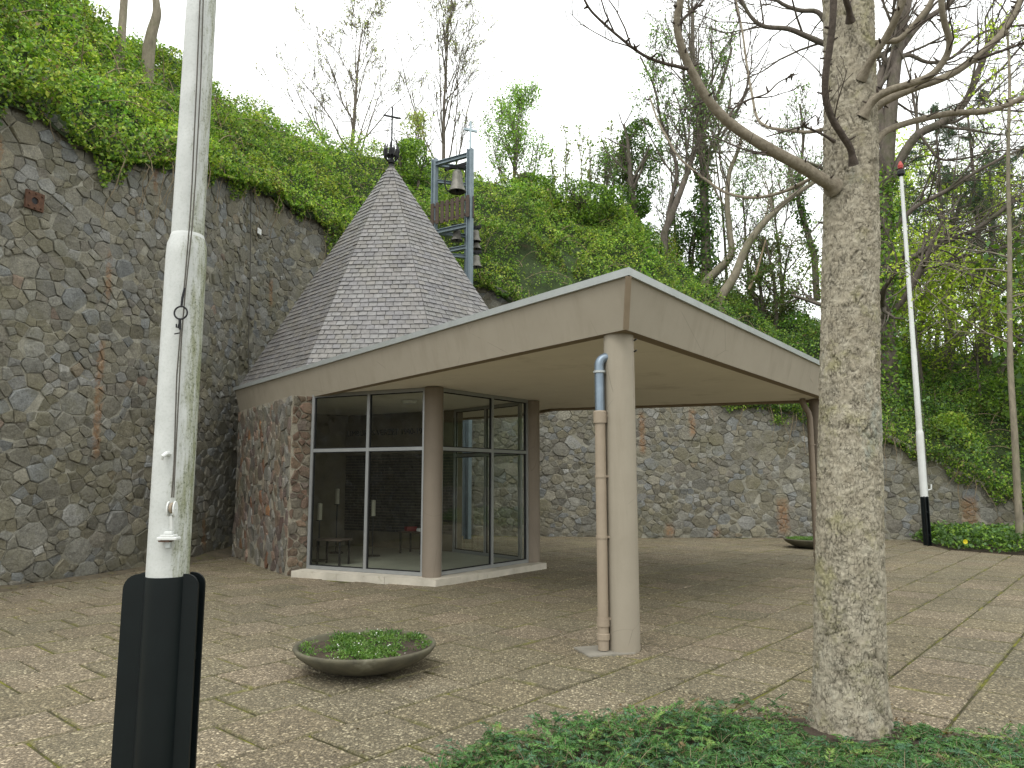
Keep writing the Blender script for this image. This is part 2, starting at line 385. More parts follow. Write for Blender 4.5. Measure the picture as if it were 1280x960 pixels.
def slate_mat():
    t = NT('slate'); c = t.tint()
    c = t.mix(1.0, c, t.ramp(t.noise(16, 6, .7), [(.3, .72), (.7, 1.28)]), 'MULTIPLY')
    c = t.mix(t.ramp(t.noise(1.3, 5, .65), [(.52, 0.0), (.72, .45)]), c, (.15, .145, .115))
    c = t.mix(t.ramp(t.noise(40, 4, .7), [(.68, 0.0), (.74, .6)]), c, (.34, .34, .31))
    t.base(c); t.rough(t.ramp(t.noise(11, 4), [(.3, .42), (.7, .68)])); t.b.inputs['Specular IOR Level'].default_value = .5
    t.bump(t.noise(40, 5, .7, t.scaled((1, 1, .5))), .35, .006); return t.m
M_SLATE = slate_mat()
def glass_mat():
    t = NT('window_glass'); t.n.remove(t.b)
    fr = t.new('ShaderNodeFresnel'); geo = t.new('ShaderNodeNewGeometry'); t.link(t.math('ADD', 1.52, t.math('MULTIPLY', geo.outputs['Backfacing'], 1 / 1.52 - 1.52)), fr.inputs['IOR'])
    tr = t.new('ShaderNodeBsdfTransparent'); tr.inputs['Color'].default_value = (.86, .89, .86, 1)
    gl = t.new('ShaderNodeBsdfGlossy'); gl.inputs['Roughness'].default_value = .0; gl.inputs['Color'].default_value = (1, 1, 1, 1)
    ms = t.new('ShaderNodeMixShader'); t.link(t.math('MULTIPLY', fr.outputs[0], 1.15, True), ms.inputs[0])
    t.link(tr.outputs[0], ms.inputs[1]); t.link(gl.outputs[0], ms.inputs[2]); t.link(ms.outputs[0], t.out.inputs['Surface']); return t.m
M_GLASS = glass_mat()

# ------------------------------------------------------------------ power-diagram cells for rubble masonry
def rubble_cells(width, height, rmin, rmax, rng, aspect=1.0, tries=None):
    """irregular stones filling width x height; returns list of (poly, cx, cz)"""
    pts = []; grid = {}; cs = rmax
    def near(x, y, k=1):
        gx, gy = int(x // cs), int(y // cs)
        for i in range(gx - k, gx + k + 1):
            for j in range(gy - k, gy + k + 1):
                for q in grid.get((i, j), ()): yield q
    tries = tries or int(width * height / (rmin * rmin) * 3.2)
    for _ in range(tries):
        x, y = rng.uniform(-.3, width + .3), rng.uniform(-.3, height + .3) / aspect
        r = rmin + (rmax - rmin) * rng.random() ** 2.0
        if all((pts[q][0] - x) ** 2 + (pts[q][1] - y) ** 2 > (.55 * (pts[q][2] + r)) ** 2 * 1.7 for q in near(x, y, 2)):
            grid.setdefault((int(x // cs), int(y // cs)), []).append(len(pts)); pts.append((x, y, r))
    out = []
    for i, (x, y, r) in enumerate(pts):
        if x < 0 or x > width or y * aspect < 0 or y * aspect > height: continue
        poly = [(x - 2 * rmax, y - 2 * rmax), (x + 2 * rmax, y - 2 * rmax), (x + 2 * rmax, y + 2 * rmax), (x - 2 * rmax, y + 2 * rmax)]
        for q in near(x, y, 4):
            if q == i: continue
            X, Y, r2 = pts[q]; dx, dy = X - x, Y - y; d2 = dx * dx + dy * dy
            if d2 > 16 * rmax * rmax: continue
            t = .5 * (1 + (r * r - r2 * r2) * .8 / d2); mx_, my_ = x + dx * t, y + dy * t
            new = []; n = len(poly)
            for a in range(n):
                p, s = poly[a], poly[(a + 1) % n]
                dp = (p[0] - mx_) * dx + (p[1] - my_) * dy; ds = (s[0] - mx_) * dx + (s[1] - my_) * dy
                if dp <= 0: new.append(p)
                if (dp < 0) != (ds < 0):
                    k = dp / (dp - ds); new.append((p[0] + (s[0] - p[0]) * k, p[1] + (s[1] - p[1]) * k))
            poly = new
            if len(poly) < 3: break
        if len(poly) < 3: continue
        # drop vertices that nearly coincide
        cl = []
        for p in poly:
            if not cl or (p[0] - cl[-1][0]) ** 2 + (p[1] - cl[-1][1]) ** 2 > .0012: cl.append(p)
        if len(cl) < 3: continue
        cl = [(min(max(p[0], 0), width), min(max(p[1] * aspect, 0), height)) for p in cl]
        cx = sum(p[0] for p in cl) / len(cl); cz = sum(p[1] for p in cl) / len(cl)
        ar = abs(sum(cl[a][0] * cl[(a + 1) % len(cl)][1] - cl[(a + 1) % len(cl)][0] * cl[a][1] for a in range(len(cl)))) / 2
        if ar < .004: continue
        out.append((cl, cx, cz, ar))
    return out
def stone_geo(cell, place, rng, joint=.014, hmin=.02, hmax=.06, crop=None):
    """one rubble stone; place(s, z, h) -> world point"""
    poly, cx, cz, ar = cell; n = len(poly); k = math.sqrt(ar)
    h = rng.uniform(hmin, hmax); tx, tz = rng.uniform(-.13, .13), rng.uniform(-.08, .16)
    V = []; F = []
    def ring(shrink, hh, tilt):
        for (x, z) in poly:
            dx, dz = x - cx, z - cz; L = math.hypot(dx, dz) + 1e-6; q = max(.25, 1 - shrink / L)
            jx = rng.uniform(-.010, .010); jz = rng.uniform(-.010, .010)
            X, Z = cx + dx * q + jx, cz + dz * q + jz
            V.append(place(X, Z, hh + (tilt * (dx * tx + dz * tz))))
    ring(joint, -.03, 0); ring(joint + .003, h * .72, .8); ring(joint + .010 + .05 * k * rng.random(), h, 1)
    V.append(place(cx + rng.uniform(-.2, .2) * k, cz + rng.uniform(-.2, .2) * k, h + rng.uniform(-.004, .012)))
    for b in (0, n):
        for i in range(n):
            j = (i + 1) % n; F.append((b + i, b + j, b + n + j, b + n + i))
    for i in range(n): F.append((2 * n + i, 2 * n + (i + 1) % n, 3 * n))
    return V, F

# ================================================================== SETTING: ground, paving
def grid_mesh(name, x0, x1, y0, y1, nx, ny, zf, mat):
    X, Y = np.meshgrid(np.linspace(x0, x1, nx), np.linspace(y0, y1, ny)); V = np.stack([X.ravel(), Y.ravel(), np.array([zf(a, b) for a, b in zip(X.ravel(), Y.ravel())])], 1)
    i = np.arange((nx - 1) * (ny - 1)); a = i // (nx - 1) * nx + i % (nx - 1)
    return np_mesh(name, V, np.stack([a, a + 1, a + nx + 1, a + nx], 1), mat)
top('ground', grid_mesh('ground', -400, 400, -100, 700, 9, 9, lambda a, b: -.05, M_SOIL), 'structure')

# retaining wall: plan curve (plaza on its right-hand side going from front left round to the right)
WPTS = [(-9.6, 6.2), (-8.45, 8.7), (-7.43, 10.9), (-6.75, 12.75), (-6.35, 14.7), (-6.22, 16.3), (-6.1, 17.7), (-5.4, 19.4), (-3.7, 20.75), (-1.5, 21.05), (1, 20.6), (4, 20.25), (7.2, 20.2), (10, 19.75), (13, 19.1), (17, 18.3), (21, 17.0), (24.5, 14.5), (26.6, 11), (27.5, 6), (27.8, 1)]
def catmull(P, per=24):
    out = []; P = [Vector((*p, 0)) for p in P]; P = [P[0] * 2 - P[1]] + P + [P[-1] * 2 - P[-2]]
    for i in range(1, len(P) - 2):
        for k in range(per):
            t = k / per; a, b, c, d = P[i - 1], P[i], P[i + 1], P[i + 2]
            out.append(.5 * ((2 * b) + (c - a) * t + (2 * a - 5 * b + 4 * c - d) * t * t + (3 * b - a - 3 * c + d) * t ** 3))
    out.append(P[-2]); return out
WC = np.array([p[:2] for p in catmull(WPTS)])
WS = np.concatenate([[0], np.cumsum(np.linalg.norm(np.diff(WC, axis=0), axis=1))])
WLEN = float(WS[-1])
def wxy(s): return np.stack([np.interp(s, WS, WC[:, 0]), np.interp(s, WS, WC[:, 1])], -1)
def wnorm(s):
    d = wxy(np.asarray(s) + .25) - wxy(np.asarray(s) - .25); d = d / (np.linalg.norm(d, axis=-1, keepdims=True) + 1e-9)
    return np.stack([d[..., 1], -d[..., 0]], -1)          # towards the plaza
def wall_pt(s, z, h=0.0):
    p = wxy(s); n = wnorm(s); h = h - .03 * z
    return Vector((float(p[0] + n[0] * h), float(p[1] + n[1] * h), z))
def wall_hit(px, py):
    """where a photo pixel meets the wall face -> (s, z)"""
    ss = np.linspace(.3, WLEN - .3, 1400); P = wxy(ss); r = ray(px, py)
    e = np.abs(P[:, 0] / P[:, 1] - r[0] / r[1]); i = int(np.argmin(e)); d = P[i, 1]
    return float(ss[i]), EYE + r[2] / r[1] * d
# height of the wall top along s (read off the photo)
_top = [(0, wall_hit(0, 118)[1])]
TOPS = []
for (px, py) in [(0, 100), (60, 120), (100, 165), (150, 185), (215, 190), (290, 210), (350, 235), (400, 265), (430, 290), (620, 355), (700, 400), (800, 445), (900, 490), (950, 500), (1020, 520), (1110, 540), (1180, 580), (1240, 607), (1275, 618)]:
    TOPS.append(wall_hit(px, py))
TOPS = [t for t in TOPS if t[0] < WLEN]; TOPS.sort()
TS = np.array([a for a, b in TOPS]); TZ = np.array([b for a, b in TOPS])
def wall_top(s): return np.interp(s, TS, TZ)

# bank behind the wall
SKY = [(-300, -160), (-60, -60), (0, -18), (60, 12), (120, 42), (200, 82), (262, 104), (330, 130), (400, 160), (470, 182), (540, 196), (600, 218), (680, 236), (760, 246), (800, 262), (850, 318), (900, 352), (960, 380), (1040, 400), (1100, 420), (1200, 436), (1300, 440), (1500, 400), (1900, 250), (3000, 100)]
_ss = np.linspace(0, WLEN, 260); _P = wxy(_ss); _N = wnorm(_ss)
OFF = np.interp(_P[:, 0], [-9, -6, -2, 3, 8, 14, 20], [3.2, 3.6, 4.5, 6.0, 7.5, 8.5, 9]) 
_C = _P - _N * OFF[:, None]
CZ = []
for (x, y) in _C:
    px = 640 + F_PX * x / (y * _c + 4 * _s)
    py = np.interp(px, [a for a, b in SKY], [b for a, b in SKY]); r = ray(px, py); CZ.append(EYE + r[2] / r[1] * y)
CZ = np.array(CZ); CZ = np.convolve(np.pad(CZ, 6, mode='edge'), np.ones(13) / 13, 'valid')
CZ = np.minimum(CZ - .25, 13)
def bank_z(s, o):
    zt = wall_top(s) - .25; zc = np.interp(s, _ss, CZ); of = np.interp(s, _ss, OFF)
    t = np.clip(o / of, 0, 1); t = np.where(t < 1, t ** .85, 1)
    return zt + (zc - zt) * t - np.maximum(o - of, 0) * .12
def bank_pt(s, o):
    p = wxy(s) - wnorm(s) * (np.asarray(o)[..., None] + .02 * 5); return np.concatenate([p, bank_z(s, o)[..., None]], -1)
def hill_z(x, y):
    d = (WC[:, 0] - x) ** 2 + (WC[:, 1] - y) ** 2; i = int(np.argmin(d)); return float(bank_z(np.array(WS[i]), np.array(math.sqrt(d[i]))))
def lump(P, f, a, seed=0.0):
    return np.array([noise.noise(Vector((p[0] * f + seed, p[1] * f, p[2] * f))) for p in P]) * a
S_, O_ = np.meshgrid(np.linspace(0, WLEN, 150), np.concatenate([np.linspace(0, 9, 26), np.array([11, 14, 20, 30, 50])]), indexing='ij')
BV = bank_pt(S_.ravel(), O_.ravel()); BV[:, 2] += lump(BV, .7, .25)
ns, no = S_.shape; i = np.arange((ns - 1) * (no - 1)); a = i // (no - 1) * no + i % (no - 1)
top('hillside', np_mesh('hillside', BV, np.stack([a, a + 1, a + no + 1, a + no], 1), M_UNDER, smooth=True), 'structure')

# paving slabs 0.6 m
ANG = math.radians(49); ca, sa = math.cos(ANG), math.sin(ANG); PIT = .6
def wall_inside(x, y, m=.0):
    d = (WC[:, 0] - x) ** 2 + (WC[:, 1] - y) ** 2; i = int(np.argmin(d)); n = wnorm(WS[i])
    return (x - WC[i, 0]) * n[0] + (y - WC[i, 1]) * n[1] > m
CHAPEL_FOOT = [(-3.45, 12.3), (-1.2, 11.25), (.6, 13.6), (.25, 14.0), (-1.1, 15.5), (-3.4, 17), (-5.6, 15.5)]
def inpoly(x, y, P):
    c = False; j = len(P) - 1
    for i in range(len(P)):
        if (P[i][1] > y) != (P[j][1] > y) and x < (P[j][0] - P[i][0]) * (y - P[i][1]) / (P[j][1] - P[i][1]) + P[i][0]: c = not c
        j = i
    return c
paving = top('paving', grid_mesh('paving', -12, 22, -2, 23, 35, 26, lambda a, b: -.012, M_JOINT), 'structure')
def slab_shape(hw, hd, rng):
    g = .0105; b = .010; V = []
    for z, e in ((-.02, 0), (-b, 0), (0, b)):
        for (x, y) in ((-1, -1), (1, -1), (1, 1), (-1, 1)): V.append(((hw - g - e) * x + rng.uniform(-.002, .002), (hd - g - e) * y + rng.uniform(-.002, .002), z))
    F = [(8, 9, 10, 11)]
    for k in (0, 4):
        for i in range(4): F.append((k + i, k + (i + 1) % 4, k + 4 + (i + 1) % 4, k + 4 + i))
    return V, F
SLABS = []
for iu in range(-34, 44):
    for iv in range(-46, 44):
        off = .5 if iu % 2 else 0.0
        v = (iv + off) * PIT + .1; u = iu * PIT + .23
        x = -u * sa + v * ca; y = u * ca + v * sa
        if y < 1.2 or y > 22 or abs(x) > y * .78 + 2.2: continue
        if not wall_inside(x, y, .1): continue
        if inpoly(x, y, CHAPEL_FOOT): continue
        p = pj((x, y, 0)); vis = -40 < p[0] < 1320 and p[1] < 985
        d = math.hypot(x, y)
        SLABS.append((0 if vis else 1, d, x, y))
SLABS.sort()
slab_me = []
for k in range(10):
    V, F = slab_shape(PIT / 2, PIT / 2, R0); t = [.92 + .16 * R0.random()] * 3; t[2] *= R0.uniform(.92, 1.0); t[0] *= R0.uniform(1, 1.06)
    slab_me.append(np_mesh('paving_slab', V, F, M_PAVE, [t] * len(V)))
rest = MB()
for k, (vis, d, x, y) in enumerate(SLABS):
    rot = Matrix.Rotation(ANG + R0.uniform(-.006, .006), 3, 'Z') @ Matrix.Rotation(R0.uniform(-.005, .005), 3, 'X') @ Matrix.Rotation(R0.uniform(-.005, .005), 3, 'Y')
    z = R0.uniform(-.002, .003)
    if k < 298:
        o = part('paving_slab', R0.choice(slab_me), paving); o.location = (x, y, z); o.rotation_euler = rot.to_euler()
    else:
        V, F = slab_shape(PIT / 2, PIT / 2, R0); q = .92 + .16 * R0.random(); c = Vector((x, y, z))
        rest.add([c + rot @ Vector(v) for v in V], F, (q * R0.uniform(1, 1.06), q, q * R0.uniform(.92, 1)))
part('paving_slabs', rest.mesh('paving_slabs', M_PAVE), paving, kind='stuff')

# ================================================================== RETAINING WALL
STAINS = []
for (px, y0, y1, w) in [(140, 308, 380, 6), (122, 418, 578, 7), (345, 345, 385, 5), (205, 190, 245, 6), (803, 512, 570, 5), (866, 508, 548, 5), (980, 620, 670, 9), (838, 652, 674, 7), (895, 658, 675, 6), (1215, 618, 662, 12), (2, 160, 245, 5), (254, 640, 690, 6), (465, 640, 660, 5)]:
    s, z0 = wall_hit(px, y1); _, z1 = wall_hit(px, y0); p = wall_pt(s, (z0 + z1) / 2, .04)
    STAINS.append((p.x, p.y, z0, z1, w / F_PX * p.y))
M_WSTONE = stone_mat('rubble_stone', STAINS); M_WMORTAR = mortar_mat('rubble_mortar', STAINS, (.31, .295, .24), (.16, .152, .118))
wall = thing('retaining_wall', 'tall curved retaining wall of grey rubble stone below the overgrown bank', 'wall', (-6.3, 15, 0))
Sg, Zg = np.meshgrid(np.linspace(0, WLEN, 220), np.linspace(0, 1, 14), indexing='ij')
ztop = wall_top(Sg) ; Zr = -.1 + (ztop + .1) * Zg
def wall_arr(s, z, h):
    p = wxy(s); n = wnorm(s); hh = (h - .03 * z)[..., None]; return np.concatenate([p + n * hh, z[..., None]], -1)
front = wall_arr(Sg, Zr, np.full_like(Zr, .0)).reshape(-1, 3)
ns, no = Sg.shape; i = np.arange((ns - 1) * (no - 1)); a = i // (no - 1) * no + i % (no - 1)
F1 = np.stack([a, a + no, a + no + 1, a + 1], 1)
cap_i = np.arange(ns) * no + no - 1
back = wall_arr(Sg[:, -1], Zr[:, -1], np.full(ns, -.7)); nb = len(front)
k = np.arange(ns - 1); F2 = np.stack([cap_i[:-1], cap_i[1:], nb + k + 1, nb + k], 1)
part('mortar', np_mesh('mortar', np.concatenate([front, back]), np.concatenate([F1, F2]), M_WMORTAR), wall)
rs = random.Random(5)
STONE_COL = [(.155, .142, .10), (.125, .116, .088), (.165, .152, .115), (.105, .098, .077), (.145, .128, .084), (.16, .158, .138), (.19, .19, .18), (.14, .15, .155), (.125, .11, .07), (.135, .12, .095), (.15, .145, .125)]
ODD = [(.15, .095, .065), (.25, .245, .225), (.085, .075, .065), (.17, .13, .08)]
wstones = []
for (cl, cx, cz, ar) in rubble_cells(WLEN, 9.2, .08, .28, rs, .82):
    zt = float(wall_top(cx))
    if cz > zt - .02: continue
    cl = [(x, min(z, zt)) for x, z in cl]
    V, F = stone_geo((cl, cx, cz, ar), lambda s, z, h: wall_pt(s, z, h), rs, joint=rs.uniform(.002, .013), hmin=.008, hmax=.042)
    c = rs.choice(ODD) if rs.random() < .02 else rs.choice(STONE_COL); q = rs.uniform(.76, 1.24) * 1.2; mean_ = (.148, .141, .115); c = tuple(.62 * a_ + .38 * b_ for a_, b_ in zip(c, mean_))
    p = pj(wall_pt(cx, cz)); d = wxy(cx)[1]
    inview = 0 <= p[0] <= 1280 and 0 <= p[1] <= 960
    hid = (300 < p[0] < 650 and p[1] > 480) or (335 < p[0] < 640 and p[1] > 200 + abs(p[0] - 488) * 1.45) or (655 < p[0] < 1020 and 400 < p[1] < 500) or (1030 < p[0] < 1098)
    sc_ = (math.sqrt(ar) / d) if inview and not hid else -1
    wstones.append((sc_, V, F, tuple(x * q for x in c)))
wstones.sort(key=lambda t: -t[0])
rest = MB()
for k, (sc_, V, F, c) in enumerate(wstones):
    if k < 299: part('stone', np_mesh('stone', V, F, M_WSTONE, [c] * len(V)), wall)
    else: rest.add(V, F, c)
part('stones', rest.mesh('stones', M_WSTONE), wall, kind='stuff')

# iron plate, pale plaque and cable on the wall
s, z = wall_hit(48, 250); p = wall_pt(s, z, .075); n = wnorm(s); rz = Matrix.Rotation(math.atan2(n[1], n[0]) + PI / 2, 3, 'Z')
pl = thing('anchor_plate', 'square rusty iron anchor plate with a round hole high on the left wall', 'iron plate', p)
V = []; F = []; N = 24; hs = .145
for zz in (-.02, .02):
    for kk in range(N):
        a = 2 * PI * kk / N; m = max(abs(math.cos(a)), abs(math.sin(a))); V.append((hs * math.cos(a) / m, zz, hs * math.sin(a) / m))
    for kk in range(N):
        a = 2 * PI * kk / N; V.append((.055 * math.cos(a), zz, .055 * math.sin(a)))
for kk in range(N):
    j = (kk + 1) % N
    F += [(kk, j, N + j, N + kk), (2 * N + kk, 3 * N + kk, 3 * N + j, 2 * N + j), (kk, 2 * N + kk, 2 * N + j, j), (N + kk, N + j, 3 * N + j, 3 * N + kk)]
m = MB(); m.add([rz @ Vector(v) for v in V], F); part('plate', m.mesh('plate', M_RUST), pl, world=False)
for (bx, bz) in ((-.1, -.1), (.1, -.1), (.1, .1), (-.1, .1), (0, .115), (0, -.115)):
    m = MB(); m.tube([rz @ Vector((bx, -.018, bz)), rz @ Vector((bx, -.045, bz))], .014, 6); part('bolt', m.mesh('bolt', M_RUST), pl, world=False)
m = MB(); m.tube([rz @ Vector((0, .03, 0)), rz @ Vector((0, -.0, 0))], .054, 14); part('socket', m.mesh('socket', M_IRON), pl, world=False)
s, z = wall_hit(322, 250); m = MB()
zs = np.linspace(.2, z + .6, 12); m.tube([wall_pt(s + .015 * math.sin(q * 2.1), float(q), .09) for q in zs], .012, 6)
top('wall_cable', m.mesh('wall_cable', M_ROPE), None, 'thin grey cable running straight down the stone wall left of the spire', 'cable')
s, z = wall_hit(331, 289); m = MB(); p = wall_pt(s, z, .085); n = wnorm(s); rz = Matrix.Rotation(math.atan2(n[1], n[0]) + PI / 2, 3, 'Z')
m.box(p, (.16, .03, .15), rz, bev=.01); top('wall_plaque', m.mesh('wall_plaque', M_WHITE), None, 'small whitish plaque on the stone wall beside the thin cable', 'plaque')

# ================================================================== CHAPEL
ZB, ZT = 3.0, 3.5                                    # fascia bottom and top
Fc = Vector((1.08, 6.58)); Rc = Vector((5.78, 12.88)); Rd = Vector((5.85, 13.55)); Q1 = Vector((.98, 15.3)); Lc = Vector((-5.95, 15.5))
ROOF = [Fc, Rc, Rd, Q1, Vector((.3, 16.65)), Vector((-1.4, 17.9)), Vector((-3.75, 18.25)), Vector((-5.65, 17.3)), Lc]
def inset(P, d):
    out = []; n = len(P)
    for i in range(n):
        a, b, c = P[i - 1], P[i], P[(i + 1) % n]; u = (b - a).normalized(); v = (c - b).normalized()
        nu, nv = Vector((-u.y, u.x)), Vector((-v.y, v.x)); k = (nu + nv); k = k / max(.25, (1 + nu.dot(nv)))
        out.append(b + k * d)
    return out
chapel = thing('chapel', 'small beige chapel with a slate spire, glass front and canopy on round columns', 'chapel', (-1, 12, 0))
# fascia (leans inwards to its foot), dark drip edge, soffit, deck
top_o = ROOF; bot_o = inset(ROOF, .12); lip = inset(ROOF, .25); n = len(ROOF)
m = MB(); V = [(*p, ZT) for p in top_o] + [(*p, ZB) for p in bot_o]; m.add(V, [(i + n, (i + 1) % n + n, (i + 1) % n, i) for i in range(n)])
part('fascia', m.mesh('fascia', M_STUCCO), chapel)
m = MB(); V = [(*p, ZB - .002) for p in bot_o] + [(*p, ZB - .002) for p in lip] + [(*p, ZB + .05) for p in lip]
m.add(V, [(i, n + i, n + (i + 1) % n, (i + 1) % n) for i in range(n)] + [(n + i, 2 * n + i, 2 * n + (i + 1) % n, n + (i + 1) % n) for i in range(n)])
part('drip_edge', m.mesh('drip_edge', M_DRIP), chapel)
m = MB(); m.add([(*p, ZB + .04) for p in inset(ROOF, .2)], [tuple(range(n - 1, -1, -1))]); part('soffit', m.mesh('soffit', M_SOFFIT), chapel)
m = MB(); m.add([(*p, ZT - .03) for p in inset(ROOF, .05)], [tuple(range(n))]); part('roof_deck', m.mesh('roof_deck', M_ZINC), chapel)
m = MB(); i1 = inset(ROOF, -.025); i2 = inset(ROOF, .09)
for i in range(n):
    j = (i + 1) % n
    m.add([(*i1[i], ZT - .035), (*i1[j], ZT - .035), (*i1[j], ZT + .04), (*i1[i], ZT + .04), (*i2[i], ZT + .04), (*i2[j], ZT + .04), (*i2[i], ZT - .029), (*i2[j], ZT - .029)], [(0, 1, 2, 3), (3, 2, 5, 4), (4, 5, 7, 6), (0, 6, 7, 1)])
part('edge_trim', m.mesh('edge_trim', M_ALU), chapel)
m = MB(); a = Vector((*top_o[0], ZT - .04)); b = Vector((*bot_o[0], ZB)); d = Vector((0, -1, 0)); m.bar(a + d * .012, b + d * .012, .05, .05, up=(1, 0, 0)); part('corner_batten', m.mesh('corner_batten', M_DRIP), chapel)
# columns
for (x, y, z0, z1, r) in ((1.055, 7.09, 0, ZB + .03, .148), (5.60, 13.27, 0, ZB + .03, .148), (-1.235, 11.47, .1, ZB + .03, .15), (.36, 13.5, .1, ZB + .03, .15)):
    m = MB(); m.lathe([(r * .97, z0), (r, z0 + .03), (r, z1)], (x, y, 0), 36, close=True); brown = y > 8; me = m.mesh('column', M_STUCCO_BROWN if brown else M_STUCCO); smooth_angle(me); part('column', me, chapel, label='brown column beside the glass' if brown and z0 else None)
m = MB(); m.box((.86, 7.06, .004), (.46, .38, .018), Matrix.Rotation(.3, 3, 'Z')); part('column_pad', m.mesh('column_pad', M_CONC), chapel)
m = MB()
for z in (2.83, 2.94): m.tube([(1.195, 7.02, z), (1.215, 7.0, z + .01)], .008, 6)
part('column_bolt', m.mesh('column_bolt', M_IRON), chapel, kind='stuff')
# downpipes
def downpipe(x, y, top_pts, mat, r):
    m = MB(); m.tube([(x, y, .02), (x, y, 2.2)], r, 16); me = m.mesh('downpipe', mat); smooth_angle(me); dp = part('downpipe', me, chapel)
    for z in (.30, 1.05, 1.62, 2.2):
        m = MB(); m.lathe([(r, -.012), (r + .007, -.012), (r + .007, .012), (r, .012)], (x, y, z), 16); m.box((x + r + .012, y, z), (.035, .02, .02)); part('pipe_clip', m.mesh('pipe_clip', mat), dp)
    for z in (.14, .26):
        m = MB(); m.lathe([(r, -.03), (r + .009, -.025), (r + .009, .025), (r, .03)], (x, y, z), 16); part('pipe_collar', m.mesh('pipe_collar', mat), dp)
    return dp
r = .052; x, y = .852, 7.03
dp = downpipe(x, y, None, M_PIPE, r)
m = MB(); m.lathe([(r + .012, 2.13), (r + .014, 2.24), (r + .002, 2.25)], (x, y, 0), 16); me = m.mesh('pipe_socket', M_PIPE); smooth_angle(me); part('pipe_socket', me, dp)
arc = [(x, y, 2.2), (x, y, 2.69)] + [(x + .085 - .085 * math.cos(q), y + .02 * math.sin(q), 2.69 + .085 * math.sin(q)) for q in np.linspace(.2, PI / 2, 8)] + [(x + .17, y + .03, 2.775)]
m = MB(); m.tube(arc, r - .004, 16); me = m.mesh('zinc_elbow', M_ZINC); smooth_angle(me); part('zinc_elbow', me, dp)
m = MB(); m.lathe([(r - .004, -.012), (r + .008, -.01), (r + .008, .01), (r - .004, .012)], (x, y, 2.63), 16); part('pipe_clip', m.mesh('pipe_clip', M_ALU), dp)
x, y = 5.38, 13.12
dp = downpipe(x, y, None, M_PIPE_BRONZE, .052)
arc = [(x, y, 2.2), (x, y, 2.68), (x - .02, y, 2.78), (x - .08, y, 2.88), (x - .11, y, 2.94), (x - .115, y, ZB + .03)]
m = MB(); m.tube(arc, .052, 16); me = m.mesh('pipe_offset', M_PIPE_BRONZE); smooth_angle(me); part('pipe_offset', me, dp)
# plinth, floor
WL = Vector((-3.43, 12.52)); C1 = Vector((-1.235, 11.47)); C2 = Vector((.36, 13.5)); D0 = Vector((.17, 13.72)); D1 = Vector((-1.2, 15.3)); E1 = Vector((-3.78, 16.76)); E2 = Vector((-5.35, 15.55))
m = MB()
for a, b, w0 in ((Vector((-3.62, 12.22)), Vector((-1.13, 11.1)), 0), (Vector((-1.13, 11.1)), Vector((.62, 13.32)), 1)):
    nn = 3
    for k in range(nn):
        p = a.lerp(b, k / nn); q = a.lerp(b, (k + 1) / nn); u = (q - p).normalized(); nrm = Vector((-u.y, u.x)); g = .003
        A = [p + u * g, q - u * g, q - u * g + nrm * .5, p + u * g + nrm * .5]
        mm = MB(); mm.prism(A, -.02, .1 + .0008 * k + .0005 * w0); part('plinth_block', mm.mesh('plinth_block', M_PLINTH), chapel)
m = MB(); m.prism([WL, C1 + Vector((0, .1)), C2 + Vector((-.1, .05)), D0, D1, E1, E2], -.05, .104); part('floor', m.mesh('floor', M_TILE), chapel)
# glazing
def glazing(a, b, splits, z0, zt, z1, mat, w=.055, dpt=.07, label=None):
    """aluminium frame from a to b with mullions at splits and a transom at zt; panes are sub-parts"""
    u = (b - a).normalized(); A3 = lambda t, z: Vector((*(a + (b - a) * t), z)); nrm = Vector((-u.y, u.x, 0))
    L = (b - a).length; fm = MB()
    ts = [0] + splits + [1]
    fm.bar(A3(0, z0 + w / 2), A3(1, z0 + w / 2), dpt, w); fm.bar(A3(0, z1 - w / 2), A3(1, z1 - w / 2), dpt - .004, w)
    for t in (0, 1):
        q = w / 2 / L * (1 if t == 0 else -1); fm.bar(A3(t + q, z0 + w), A3(t + q, z1 - w), w, dpt, up=nrm)
    win = part('window', fm.mesh('window', mat), chapel, label=label)
    for t in splits:
        mm = MB(); mm.bar(A3(t, z0 + w), A3(t, z1 - w), w, dpt - .006, up=nrm); part('mullion', mm.mesh('mullion', mat), win)
    for i in range(len(ts) - 1):
        e0 = (w if i == 0 else w / 2) / L; e1 = (w if i == len(ts) - 2 else w / 2) / L; t0, t1 = ts[i] + e0, ts[i + 1] - e1
        mm = MB(); mm.bar(A3(t0, zt), A3(t1, zt), dpt - .01, w); part('transom', mm.mesh('transom', mat), win)
        for (za, zb) in ((z0 + w, zt - w / 2), (zt + w / 2, z1 - w)):
            g = MB(); gk = .016; gl = gk / L
            g.bar(A3(t0, za + gk / 2), A3(t1, za + gk / 2), .03, gk); g.bar(A3(t0, zb - gk / 2), A3(t1, zb - gk / 2), .03, gk)
            g.bar(A3(t0 + gl / 2, za + gk), A3(t0 + gl / 2, zb - gk), gk, .03, up=nrm); g.bar(A3(t1 - gl / 2, za + gk), A3(t1 - gl / 2, zb - gk), gk, .03, up=nrm)
            part('gasket', g.mesh('gasket', M_GASKET), win)
            mm = MB(); p = [A3(t0 + gl * .6, za + gk * .6), A3(t1 - gl * .6, za + gk * .6), A3(t1 - gl * .6, zb - gk * .6), A3(t0 + gl * .6, zb - gk * .6)]
            mm.add(p, [(0, 1, 2, 3)]); part('pane', mm.mesh('pane', M_GLASS), win)
    return win
dirL = (C1 - WL).normalized(); dirR = (C2 - C1).normalized()
glazing(WL, C1 - dirL * .13, [.515], .105, 2.07, ZB + .035, M_FRAME)
glazing(C1 + dirR * .13, C2 - dirR * .14, [.56], .105, 2.07, ZB + .035, M_FRAME)
glazing(D0, D1, [.5], .105, 2.07, ZB + .035, M_FRAME)
